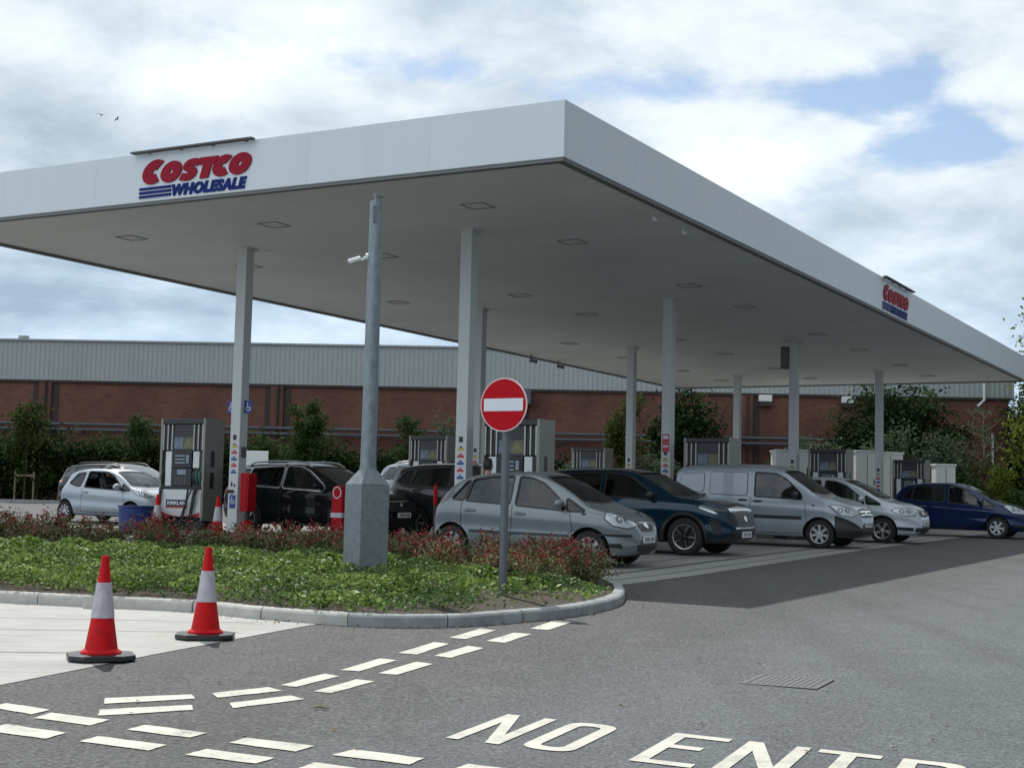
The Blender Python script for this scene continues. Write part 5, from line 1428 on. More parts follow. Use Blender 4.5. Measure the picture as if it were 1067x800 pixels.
    # small pale silver three door with its driver
    ay = dict(fo=.66, wb=2.26, r=.265, wheel=('cover', 9, .09, .13), low=False, clad=1, bonnet=True, badge=.70, nowin=(), open_window='f', mould=None, cf=.55,
        front_pair=[('headlight', [(26, .74), (36, .68), (52, .74), (60, .84), (50, .87), (34, .82)], 'headlamp', .007), ('fog_lamp_recess', [(34, .32), (46, .33), (46, .39), (34, .39)], 'black', .005)],
        front_one=[('grille', [(0, .56), (16, .57), (16, .63), (0, .63)], 'black', .006), ('air_intake', [(0, .28), (24, .29), (24, .44), (0, .44)], 'black', .005)],
        rear_pair=[('tail_light', [(40, .74), (52, .78), (52, 1.0), (44, 1.05)], 'tail', .008)], plate_z=.50, rplate_z=.70, dark_handle=False)
    sp = template('hatch', 3.22, 1.56, 1.37)
    k = sp.sx; z = sp.sz
    sp.wins = [('q', scaled([(-1.40, 1.10), (-1.05, 1.02), (-.92, 1.02), (-.88, 1.39), (-1.18, 1.35)], k, z)), ('f', scaled([(-.74, 1.0), (.66, .945), (.60, 1.06), (.26, 1.32), (.02, 1.405), (-.72, 1.42)], k, z)), ('t', scaled([(.72, .942), (1.02, .93), (.70, 1.10)], k, z))]
    sp.seam = [-.82 * k, .86 * k]; sp.handle = scaled([(-.68, .85)], k, z)
    pos = place((-11.3, 37.3), 1.61 - .66 - 2.26, 1.56, H0)
    build_car('pale_silver_hatchback', 'small pale silver three door car with its driver visible at left', 'car', sp, (.42, .455, .50), pos, H0, ay)
    global AYGO; AYGO = pos
    # black suv behind the lamp post
    bs = dict(su); bs.update(coat=.42, wheel=('alloy', 5, .09, .16), metal=.2, chrome_line=True, rails='alloy', r=.34, fo=.90, wb=2.66, badge=.74, clad=2, arch=.04, dark_mirror=False)
    bs['front_one'] = [('grille', [(0, .60), (20, .61), (25, .72), (24, .84), (0, .85)], 'black', .006), ('chrome_bar', [(0, .80), (22, .80), (23, .825), (0, .83)], 'chrome', .012), ('air_intake', [(0, .34), (26, .35), (26, .46), (0, .46)], 'black', .005)]
    bs['front_pair'] = [('headlight', [(27, .80), (44, .84), (52, .92), (40, .93), (28, .89)], 'headlamp', .006), ('fog_lamp_recess', [(34, .38), (42, .38), (43, .5), (35, .5)], 'black', .005)]
    bs['plate_z'] = .53
    sp = template('suv', 4.40, 1.81, 1.60)
    def pl(u, v): return W(u, v)
    build_car('black_suv', 'glossy black crossover with silver window line behind the lamp post', 'car', sp, (.006, .0065, .009), pl(-9.25, 6.55), H0, bs)
    gs = dict(su); gs.update(wheel=('alloy', 6, .09, .14), metal=.4, rails=None, clad=2, arch=None, dark_mirror=False, r=.345, plate_z=.5)
    sp = template('suv', 4.55, 1.82, 1.68)
    build_car('dark_grey_suv', 'dark grey tall car partly hidden between the black crossover and the silver hatchback', 'car', sp, (.035, .038, .042), pl(-6.3, 8.75), H0, gs)
    # cars further back, mostly hidden: windows opaque
    lo = dict(su); lo.update(low=True, wheel=('alloy', 6, .09, .14), arch=None, clad=2, rails='alloy', dark_mirror=False)
    sp = template('suv', 4.5, 1.85, 1.78); build_car('silver_grey_suv', 'silver grey car with roof rails whose roof shows behind the dark grey car', 'car', sp, (.33, .35, .37), pl(-12.6, 17.4), H0, lo)
    l2 = dict(lo); l2.update(rails=None)
    sp = template('suv', 4.4, 1.82, 1.64); build_car('black_estate', 'black car whose roof shows behind the dark teal crossover', 'car', sp, (.008, .008, .009), pl(-6.7, 17.4), H0, l2)
    sp = template('suv', 4.3, 1.82, 1.68); build_car('white_suv', 'white car whose windscreen pillar shows between the silver hatchback and the pump behind it', 'car', sp, (.66, .67, .68), pl(-12.9, 21.2), H0, l2)
    sp = template('suv', 4.4, 1.82, 1.70); build_car('white_roof_car', 'pale silver roofed car glimpsed between two columns behind the dark teal crossover', 'car', sp, (.60, .61, .62), pl(-8.0, 21.3), H0, l2)
    lh = dict(ja); lh.update(low=True)
    sp = template('hatch', 4.1, 1.75, 1.47); build_car('dark_hatchback', 'dark car cut off by the right edge beyond the blue hatchback', 'car', sp, (.012, .013, .016), pl(4.4, 27.2), H0, lh)
    sp = template('suv', 4.5, 1.83, 1.52); build_car('dark_estate', 'dark car with amber rear lamp behind the small pale silver car', 'car', sp, (.010, .010, .013), pl(-21.0, 12.9), H0, dict(l2, rear_pair=[('tail_light', [(30, .90), (47, .91), (48, 1.0), (30, .99)], 'amber', .010)], rails='dark'))

# ------------------------------------------------------------------ people
def person(name, label, loc, rz, J, E_, R_, top, low, hair, head, facing=1, lowmat='cloth_dark', topmat='cloth_blue'):
    """body grown as one skin over a joint skeleton; materials by height; hair as a child"""
    me = bpy.data.meshes.new(name); keys = list(J); me.from_pydata([J[k] for k in keys], [(keys.index(a), keys.index(b)) for a, b in E_], [])
    o = bpy.data.objects.new(name, me); COL.objects.link(o)
    o.modifiers.new('skin', 'SKIN'); sv = me.skin_vertices[0].data
    for i, k in enumerate(keys):
        r = R_.get(k, .05); sv[i].radius = r if isinstance(r, tuple) else (r, r); sv[i].use_root = (k == 'pelvis')
    sb = o.modifiers.new('sub', 'SUBSURF'); sb.levels = 2; sb.render_levels = 2
    bpy.context.view_layer.update()
    nm = bpy.data.meshes.new_from_object(o.evaluated_get(bpy.context.evaluated_depsgraph_get()))
    o.modifiers.clear(); o.data = nm; bpy.data.meshes.remove(me); nm.name = name
    for m in (M['skin'], M[topmat], M[lowmat]): nm.materials.append(m)
    mi = []
    for p in nm.polygons: mi.append(top(p.center))
    nm.polygons.foreach_set('material_index', mi); nm.polygons.foreach_set('use_smooth', [True] * len(nm.polygons))
    o.location = loc; o.rotation_euler = (0, 0, rz); tag(o, label, 'person')
    hx, hy, hz = head
    mb = MB(); mb.lathe([(0, .125), (.06, .115), (.088, .07), (.096, .01), (.092, -.05), (.075, -.09), (.0, -.10)], 18)
    for i, v in enumerate(mb.v):
        x, y, z = v
        if x * facing > .045 and z < .045: x = .045 * facing
        mb.v[i] = (hx + x * 1.0 - .014 * facing, hy + y * .92, hz + .03 + z)
    mb.build('hair', M[hair], o, smooth=60)
    mb = MB(); mb.tube([(hx + facing * .085, hy, hz + .01), (hx + facing * .112, hy, hz - .03)], [.010, .016], 6); mb.build('nose', M['skin'], o, smooth=60)
    for s in (1, -1):
        mb = MB(); mb.lathe([(0, -.011), (.012, 0), (0, .011)], 8, axis='y', o=(hx + facing * .083, hy + s * .032, hz + .005)); mb.build('eye', M['black'], o, smooth=60)
        mb = MB(); mb.lathe([(0, -.008), (.024, 0), (0, .008)], 8, axis='y', o=(hx, hy + s * .082, hz - .01)); mb.build('ear', M['skin'], o, smooth=60)
    mb = MB(); mb.obox((hx + facing * .088, hy, hz - .058), (.012, .045, .008)); mb.build('mouth', M['stk_red'], o)
    return o

def fingers(J, E_, R_, wrist, palm, d, side):
    d = Vector(d).normalized(); s_ = Vector(side).normalized(); p = Vector(J[palm]); nrm = d.cross(s_)
    for k, (off, ln) in enumerate(((-.03, .065), (-.01, .078), (.01, .072), (.03, .058))):
        a = p + s_ * off; q = [a + d * .03, a + d * (.03 + ln * .5) - nrm * .012, a + d * (.03 + ln) - nrm * .035]
        prev = palm
        for j, x in enumerate(q):
            n = '%s_f%d%d' % (palm, k, j); J[n] = tuple(x); E_.append((prev, n)); R_[n] = .0095 - .001 * j; prev = n
    a = p - s_ * .03 - d * .02; prev = palm
    for j, x in enumerate((a - s_ * .02, a - s_ * .035 + d * .035 - nrm * .01)):
        n = '%s_t%d' % (palm, j); J[n] = tuple(x); E_.append((prev, n)); R_[n] = .011 - .001 * j; prev = n

def build_people():
    # someone at the pump, seen as a dark haired head above the silver hatchback's roof
    J = dict(pelvis=(0, 0, .92), belly=(0, 0, 1.08), chest=(.01, 0, 1.26), neck0=(0, 0, 1.40), neck=(.01, 0, 1.46), head0=(.02, 0, 1.55), head1=(.02, 0, 1.63),
             shl=(0, .17, 1.36), ell=(.03, .23, 1.10), wrl=(.14, .21, .90), pal=(.18, .20, .84), shr=(0, -.17, 1.36), elr=(.12, -.24, 1.14), wrr=(.34, -.20, 1.10), par=(.42, -.19, 1.11),
             hpl=(0, .09, .86), knl=(.02, .10, .48), anl=(0, .11, .09), tol=(.15, .12, .035), hpr=(0, -.09, .86), knr=(.02, -.10, .48), anr=(0, -.11, .09), tor=(.15, -.12, .035))
    E_ = [('pelvis', 'belly'), ('belly', 'chest'), ('chest', 'neck0'), ('neck0', 'neck'), ('neck', 'head0'), ('head0', 'head1'), ('chest', 'shl'), ('shl', 'ell'), ('ell', 'wrl'), ('wrl', 'pal'), ('chest', 'shr'), ('shr', 'elr'), ('elr', 'wrr'), ('wrr', 'par'),
          ('pelvis', 'hpl'), ('hpl', 'knl'), ('knl', 'anl'), ('anl', 'tol'), ('pelvis', 'hpr'), ('hpr', 'knr'), ('knr', 'anr'), ('anr', 'tor')]
    R_ = dict(pelvis=(.14, .12), belly=(.14, .11), chest=(.15, .11), neck0=.07, neck=.052, head0=(.075, .085), head1=(.07, .085), shl=.065, shr=.065, ell=.042, elr=.042, wrl=.028, wrr=.028, pal=(.036, .02), par=(.036, .02), hpl=.09, hpr=.09, knl=.058, knr=.058, anl=.04, anr=.04, tol=.035, tor=.035)
    fingers(J, E_, R_, 'wrl', 'pal', (.4, 0, -1), (.9, 0, .4)); fingers(J, E_, R_, 'wrr', 'par', (1, .1, 0), (0, 1, 0))
    x, y = W(-3.22, 3.45)
    def top(c):
        if c.z > 1.42: return 0
        if (c.x > .30 and c.z > 1.0) or (c.y > .12 and c.z < .92 and c.x > .09 and c.z > .6): return 0
        return 1 if c.z > .93 else 2
    person('person', 'dark haired person standing at the pump behind the light silver hatchback', (x, y, g(y) + .004), math.pi / 2 - TH - .25, J, E_, R_, top, None, 'hair_black', (.02, 0, 1.58))
    # the driver of the small silver car
    J = dict(pelvis=(0, 0, .10), belly=(-.03, 0, .24), chest=(-.07, 0, .42), neck0=(-.08, 0, .54), neck=(-.07, 0, .58), head0=(-.05, 0, .66), head1=(-.05, 0, .74), shl=(-.06, .17, .49), ell=(.10, .22, .30), wrl=(.32, .14, .36), pal=(.39, .13, .38),
             shr=(-.06, -.17, .49), elr=(.10, -.22, .30), wrr=(.32, -.14, .36), par=(.39, -.13, .38), hpl=(.06, .09, .09), knl=(.36, .10, .10), hpr=(.06, -.09, .09), knr=(.36, -.10, .10))
    E_ = [('pelvis', 'belly'), ('belly', 'chest'), ('chest', 'neck0'), ('neck0', 'neck'), ('neck', 'head0'), ('head0', 'head1'), ('chest', 'shl'), ('shl', 'ell'), ('ell', 'wrl'), ('wrl', 'pal'), ('chest', 'shr'), ('shr', 'elr'), ('elr', 'wrr'), ('wrr', 'par'), ('pelvis', 'hpl'), ('hpl', 'knl'), ('pelvis', 'hpr'), ('hpr', 'knr')]
    R_ = dict(pelvis=(.12, .10), belly=(.13, .11), chest=(.14, .11), neck0=.06, neck=.05, head0=(.072, .085), head1=(.07, .085), shl=.06, shr=.06, ell=.042, elr=.042, wrl=.028, wrr=.028, pal=(.034, .02), par=(.034, .02), hpl=.08, hpr=.08, knl=.06, knr=.06)
    fingers(J, E_, R_, 'wrl', 'pal', (1, 0, .5), (0, 1, 0)); fingers(J, E_, R_, 'wrr', 'par', (1, 0, .5), (0, 1, 0))
    lx, ly = -.17, -.34
    x = AYGO[0] + CT * lx + ST * ly; y = AYGO[1] - ST * lx + CT * ly
    person('person', 'driver with short grey hair sitting in the small pale silver car', (x, y, g(AYGO[1]) + .60), -TH, J, E_, R_, lambda c: 0 if (c.z > .57 or c.x > .30 and c.z > .2) else (1 if c.z > .16 else 2), None, 'hair_grey', (-.05, 0, .69), topmat='cloth_dark')

# ------------------------------------------------------------------ the warehouse behind
def build_building():
    y0 = 72.1; G = g(72)
    t = thing('brick_warehouse', 'long dark red brick warehouse with grey ribbed metal upper wall behind the forecourt', 'warehouse', (0, y0, 0), -math.atan(.06))
    xa, xb = -62, 24.1; zt, zc = 9.0, 7.1
    mb = MB(); mb.box(xa, xb, 0, 30, G - .2, zc); wl = mb.build('wall', M['brick'], t)
    mb = MB(); p = .24; n = int((xb - xa + .3) / p); vs = []; x = xa
    prof = [(0, 0), (.10, 0), (.14, -.016), (.20, -.016)]
    for k in range(n):
        for dx, dy in prof: vs.append((xa + k * p + dx, -.10 + dy))
    m = len(vs); mb.add([(x, y, zc - .06) for x, y in vs] + [(x, y, zt) for x, y in vs], [(i, i+1, m+i+1, m+i) for i in range(m - 1)])
    mb.box(xa, xb + .05, -.06, 30, zc + .001, zt - .01)
    # return of the cladding round the right end
    mb.box(xb + .051, xb + .15, -.06, 30, zc - .06, zt)
    mb.build('cladding', M['cladding'], t, fixn=False)
    mb = MB(); mb.box(xa, xb + .2, -.22, .1, zt + .001, zt + .09); mb.build('roof_capping', M['cladding'], t)
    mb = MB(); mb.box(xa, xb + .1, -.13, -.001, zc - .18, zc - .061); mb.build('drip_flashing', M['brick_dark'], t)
    mb = MB(); mb.box(xa, xb, .2, 29.8, zt - .4, zt - .02); mb.build('roof', M['cladding'], t)
    for xc in (-46, -34.8, -23.5, -11.7, .2, 11.5):
        mb = MB(); mb.box(xc - .32, xc + .32, -.16, -.001, G - .1, zc - .19); mb.build('brick_pier', M['brick'], t)
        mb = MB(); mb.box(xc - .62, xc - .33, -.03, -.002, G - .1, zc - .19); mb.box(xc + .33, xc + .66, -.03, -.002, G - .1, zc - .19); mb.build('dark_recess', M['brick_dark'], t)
        mb = MB(); mb.tube([(xc + .05, -.24, G), (xc + .05, -.24, zc - .1)], .06, 8); mb.build('downpipe', M['brick_dark'], t)
    for z in (4.56, 4.83):
        mb = MB(); mb.tube([(xa, -.45, z), (17.0, -.45, z)], .075, 8); mb.build('service_pipe', M['pipe'], t)
    mb = MB()
    for k in range(26): mb.box(xa + 1.5 + k * 3, xa + 1.58 + k * 3, -.55, -.01, 4.42, 4.47)
    mb.build('pipe_bracket', M['pipe'], t)
    mb = MB(); mb.tube([(23.3, -.22, G), (23.3, -.22, 5.3)], .06, 8); mb.tube([(22.9, -.25, zc + 1.2), (22.9, -.25, zc - .2), (22.6, -.2, zc - .5)], .07, 8); mb.build('downpipe', M['pump_white'], t)
    for x in (16.4, 12.4):
        mb = MB(); mb.box(x - .32, x + .32, -.45, -.01, 6.62, 6.95); f = mb.build('wall_light', M['pump_white'], t, bevel=.03)
        mb = MB(); mb.box(x - .28, x + .28, -.42, -.05, 6.40, 6.61); mb.build('shade', M['brick_dark'], f)
    mb = MB(); mb.box(.1, 1.0, -1.2, -.01, 6.2, 6.9); mb.build('wall_unit', M['pipe'], t, bevel=.03)
    mb = MB(); mb.lathe([(0, 0), (.16, 0), (.16, .35), (.28, .36), (.28, .5), (0, .55)], 12, o=(-25.6, 2, zt - .02)); mb.build('roof_vent', M['cladding'], t)
    mb = MB(); mb.box(-13.4, -12.3, 3, 4, zt - .02, zt + .42); mb.build('roof_unit', M['cabinet'], t, bevel=.02)
    # board in front of the wall
    t = thing('white_board', 'white board on posts in the planting behind the left column', 'board', (-11.3, 65.4, g(65)))
    mb = MB(); mb.box(-.5, .5, -.03, .03, 1.75, 2.55); mb.build('panel', M['cabinet'], t, bevel=.01)
    mb = MB(); mb.box(-.45, -.38, .031, .1, -.1, 2.4); mb.box(.38, .45, .031, .1, -.1, 2.4); mb.build('post', M['stake'], t)

# ------------------------------------------------------------------ vegetation
def crown_points(rng, n, c, r, clumps, sig, top_heavy=.0, shell=.55):
    d = rng.normal(size=(clumps, 3)); d /= np.linalg.norm(d, axis=1)[:, None]
    q = rng.uniform(0, 1, clumps) ** .38 * rng.uniform(.82, 1.12, clumps); C0 = d * q[:, None] * np.array(r) + np.array(c)
    w = rng.uniform(.5, 1.5, clumps); idx = rng.choice(clumps, n, p=w / w.sum())
    s = sig * rng.uniform(.6, 1.35, clumps)
    return C0[idx] + rng.normal(size=(n, 3)) * s[idx][:, None] * np.array([1, 1, .8])

def bush(name, label, loc, r, n, leaf, mt, seed, clumps=40, sig=.32, cat='bush', group=None, stems=6, zc=None, trunk=None, extra=None):
    rng = np.random.default_rng(seed); t = thing(name, label, cat, loc, 0, group); cz = r[2] * .92 if zc is None else zc
    P = crown_points(rng, n, (0, 0, cz), r, clumps, sig); P = P[P[:, 2] > .05]
    V = leaves(P, leaf, rng, up=.25, aspect=.55); mi = [0] * len(P); mts = [M[mt]]
    if extra:
        P2 = crown_points(rng, extra[1], (0, 0, cz + r[2] * .12), (r[0], r[1], r[2]), clumps // 2, sig * .8)
        P2 = P2[P2[:, 2] > .3]; V = np.concatenate([V, leaves(P2, leaf, rng, up=.35, aspect=.5)]); mi += [1] * len(P2); mts.append(M[extra[0]])
    quads('crown' if trunk else 'foliage', V, mts, t, mi=mi)
    mb = MB()
    if trunk:
        h = cz; mb.tube([(0, 0, -.1), (.05, .02, h * .5), (0, 0, h), (.03, 0, cz + r[2] * .55)], [trunk, trunk * .8, trunk * .6, trunk * .2], 8)
        for k in range(9):
            a = rng.uniform(0, 6.28); z0 = rng.uniform(h * .55, h * 1.15); q = rng.uniform(.55, .95)
            e = (r[0] * q * math.cos(a), r[1] * q * math.sin(a), z0 + r[2] * rng.uniform(.2, .55))
            mb.tube([(0, 0, z0), (e[0] * .5, e[1] * .5, z0 + (e[2] - z0) * .6), e], [trunk * .45, trunk * .28, trunk * .08], 6)
    else:
        for k in range(stems):
            a = rng.uniform(0, 6.28); q = rng.uniform(.2, .8); e = (r[0] * q * math.cos(a), r[1] * q * math.sin(a), cz + r[2] * rng.uniform(-.1, .6))
            mb.tube([(e[0] * .15, e[1] * .15, -.05), (e[0] * .5, e[1] * .5, e[2] * .6), e], [.035, .022, .008], 5)
    mb.build('trunk' if trunk else 'stem', M['bark'], t, smooth=60)
    return t

def sapling(label, loc, h, r, n, leaf, mt, seed, stakes=False, bare=False, name='young_tree'):
    rng = np.random.default_rng(seed); t = thing(name, label, 'tree', loc)
    mb = MB(); tr = [(0, 0, -.1), (.04, .02, h * .4), (-.03, 0, h * .75), (.02, 0, h)]; mb.tube(tr, [.045, .035, .022, .006], 7); tips = []
    for k in range(26 if bare else 18):
        z0 = h * rng.uniform(.25 if bare else .4, .92); a = rng.uniform(0, 6.28); l_ = r * rng.uniform(.5, 1.1) * (1.15 - .6 * z0 / h)
        e = (l_ * math.cos(a), l_ * math.sin(a), z0 + l_ * rng.uniform(.4, 1.0)); mb.tube([(0, 0, z0), (e[0] * .6, e[1] * .6, z0 + (e[2] - z0) * .45), e], [.016, .011, .004], 5); tips.append((z0, e))
    mb.build('trunk', M['pale_bark' if bare else 'bark'], t, smooth=60)
    P = []
    for z0, e in tips:
        for q in range(n // len(tips)):
            f = rng.uniform(.3, 1.08); P.append(np.array([e[0] * f, e[1] * f, z0 + (e[2] - z0) * f]) + rng.normal(size=3) * (.10 if bare else .17))
    quads('crown', leaves(np.array(P), leaf, rng, up=.2, aspect=.5), M[mt], t)
    if stakes:
        for x in (-.42, .42):
            mb = MB(); mb.tube([(x, 0, -.1), (x, 0, 1.35)], .045, 8); mb.build('stake', M['stake'], t)
        mb = MB(); mb.box(-.46, .46, -.03, .03, 1.12, 1.22); mb.build('tie_bar', M['stake'], t)
    return t

def build_vegetation():
    G = g(66); rng = np.random.default_rng(2)
    # dark hedge of separate bushes in front of the warehouse
    k = 0; x = -27.5
    while x < 16:
        w = rng.uniform(1.5, 2.0); tp = rng.uniform(2.7, 3.5) if x < 0 else rng.uniform(2.3, 3.0)
        mt = 'leaf_dark' if rng.random() < .72 else 'leaf_mid'
        bush('hedge_bush', 'dark bush in the dense planting along the warehouse wall', (x, 67.6 + rng.uniform(-.3, .3), G + .06), (w * .85, .9, tp / 2), 4200, .21, mt, 100 + k, clumps=46, sig=.30, group='dark bushes along the warehouse wall', zc=tp / 2 * .95, extra=('leaf_mid', 500))
        x += w * 1.02; k += 1
    F = lambda x, y=66.4: (x, y, G + .06)
    sapling('young tree with yellowing top and timber stakes at the far left', F(-21.9, 66.2), 4.3, .95, 1700, .19, 'leaf_olive', 31, stakes=True)
    bush('bush', 'mid green bush at the foot of the staked young tree', F(-21.6, 66.9), (1.5, .9, 1.9), 3200, .19, 'leaf_mid', 32, zc=1.9)
    sapling('slim young tree in front of the brick wall above the blue bin', F(-16.8), 4.2, .8, 1500, .18, 'leaf_mid', 33)
    sapling('tall slim green young tree just right of the left column', F(-9.3, 66.3), 4.9, 1.0, 3000, .19, 'leaf_mid', 34)
    bush('bush', 'grey green bushy shrub around the slim tree right of the left column', F(-8.6, 66.8), (1.5, .9, 1.8), 3000, .18, 'leaf_mid', 35, zc=1.7)
    sapling('young tree rising behind the galvanised lamp post', F(-4.6), 4.3, .9, 1700, .18, 'leaf_mid', 36)
    sapling('spindly young tree seen left of the nearest middle column', F(-3.0), 4.6, .7, 900, .16, 'leaf_grey', 37)
    sapling('yellow green small tree behind the slim rear column', F(5.1, 65.9), 5.2, 1.3, 3000, .20, 'leaf_olive', 38)
    bush('bush', 'pale variegated shrub between the two middle columns', F(6.6, 65.6), (1.4, .8, 1.5), 2600, .17, 'leaf_grey', 39, zc=1.4)
    bush('bush', 'pale leafed shrub left of the slim rear column', F(2.6, 65.8), (.9, .7, 1.35), 1500, .17, 'leaf_grey', 50, zc=1.3)
    bush('broadleaf_tree', 'dark rounded tree against the brick wall right of the middle column', F(8.1, 68.2), (1.75, 1.2, 2.3), 7200, .23, 'leaf_dark', 40, clumps=80, sig=.36, cat='tree', trunk=.13, zc=3.5, extra=('leaf_mid', 700))
    bush('bush', 'low green shrub behind the silver van roof', F(10.0, 66.0), (1.3, .8, 1.15), 2200, .18, 'leaf_mid', 41, zc=1.2)
    bush('bush', 'light green shrub behind the white cabinets', F(14.0, 66.6), (1.8, .9, 2.1), 3600, .18, 'leaf_grey', 42, zc=2.0)
    bush('broadleaf_tree', 'large dense dark tree covering the right end of the warehouse', F(18.0, 68.0), (3.3, 1.7, 3.1), 15000, .23, 'leaf_dark', 43, clumps=150, sig=.42, cat='tree', trunk=.18, zc=3.1, extra=('leaf_mid', 1500))
    bush('bush', 'silvery green willow like shrub in front of the large dark tree', F(17.0, 64.9), (1.5, .8, 1.9), 3600, .17, 'leaf_grey', 44, zc=2.2, clumps=60)
    bush('bush', 'tall silvery shrub behind the short white cabinet', F(19.1, 65.0), (1.4, .8, 2.0), 3600, .17, 'leaf_grey', 45, zc=2.3, clumps=60)
    bush('bush', 'dark low shrub behind the dark blue car', F(20.2, 64.6), (2.4, .8, 1.4), 3600, .19, 'leaf_mid', 46, zc=1.2)
    sapling('thin nearly bare young tree in front of the warehouse corner', F(20.95, 64.7), 5.4, 1.0, 420, .15, 'leaf_grey', 47, bare=True)
    sapling('small yellow green conical tree right of the dark blue car roof', (21.3, 63.6, g(63.6)), 2.6, .48, 1900, .14, 'leaf_yellow', 48)
    bush('bush', 'low green shrub at the right edge behind the parked cars', (22.4, 63.4, g(63)), (1.5, .8, .75), 2600, .15, 'leaf_mid', 49, zc=.8)
    bush('broadleaf_tree', 'large sunlit tree leaning into the right edge beyond the warehouse', (26.9, 66.2, G), (3.2, 3.0, 4.6), 15000, .24, 'leaf_yellow', 51, clumps=120, sig=.5, cat='tree', trunk=.24, zc=7.6, extra=('leaf_mid', 5000))
    bush('broadleaf_tree', 'dark green tree beyond the warehouse corner at the right edge', (27.6, 73.5, G), (3.4, 1.6, 3.9), 9000, .26, 'leaf_dark', 53, clumps=90, sig=.55, cat='tree', trunk=.2, zc=4.0, extra=('leaf_mid', 1500))
    bush('bush', 'tall dark bush beside the right end of the warehouse wall', (25.2, 70.6, G), (1.5, 1.0, 3.4), 6500, .22, 'leaf_mid', 54, clumps=70, sig=.42, zc=3.3)
    bush('broadleaf_tree', 'smaller bright leafy tree under the larger tree at the right edge', (24.6, 65.6, G), (2.2, 1.8, 2.9), 8000, .20, 'leaf_yellow', 52, clumps=80, sig=.4, cat='tree', trunk=.15, zc=3.4, extra=('leaf_mid', 3000))

def build_far():
    rng = np.random.default_rng(77)
    P = crown_points(rng, 16000, (62, 118, 3.2), (38, 4, 5.5), 240, 1.5); P = P[P[:, 2] > g(118) - .2]
    o = quads('distant_trees', leaves(P, .75, rng, up=.2, aspect=.6), M['leaf_dark']); tag(o, 'distant dark belt of trees beyond the end of the warehouse', 'trees', kind='stuff')
    P = []
    for k in range(150):
        f = rng.uniform(0, 1); i = rng.integers(3, 14); a = Vector(BED[i]); b = Vector(BED[i + 1]); q = a.lerp(b, f); t = (b - a).normalized()
        d = abs(rng.normal()) * .22 + .02; x = q.x + t.y * d; y = q.y - t.x * d; P.append((x, y, g(y) + .012))
    for k in range(60):
        x = rng.uniform(-2.6, 4.5); y = rng.uniform(7, 15)
        if not in_poly(x, y, BED): P.append((x, y, g(y) + .012))
    V = leaves(np.array(P), .035, rng, up=3.5, aspect=.6)
    o = quads('leaf_litter', V, M['leaf_litter']); tag(o, 'small dry leaves and bits scattered on the asphalt along the kerb', 'leaf litter', kind='stuff')

def build_birds():
    for i, (x, y, z, r) in enumerate([(-43.6, 150, 41.0, .3), (-41.9, 150, 40.6, -.2)]):
        mb = MB(); mb.tube([(-.18, 0, 0), (0, 0, .02), (.2, 0, 0)], [.02, .07, .02], 8)
        for s in (1, -1): mb.add([(-.06, s * .04, .02), (.09, s * .04, .02), (.05, s * .28, .13), (-.08, s * .28, .13), (-.10, s * .58, .05), (.0, s * .56, .05)], [(0, 1, 2, 3), (3, 2, 5, 4)])
        o = mb.build('bird', M['cloth_dark'], loc=(x, y, z)); o.rotation_euler = (r, 0, .8 + r)
        tag(o, ('small dark bird flying high at upper left, the higher of two', 'small dark bird flying high at upper left, the lower of two')[i], 'bird', 'birds in the sky')

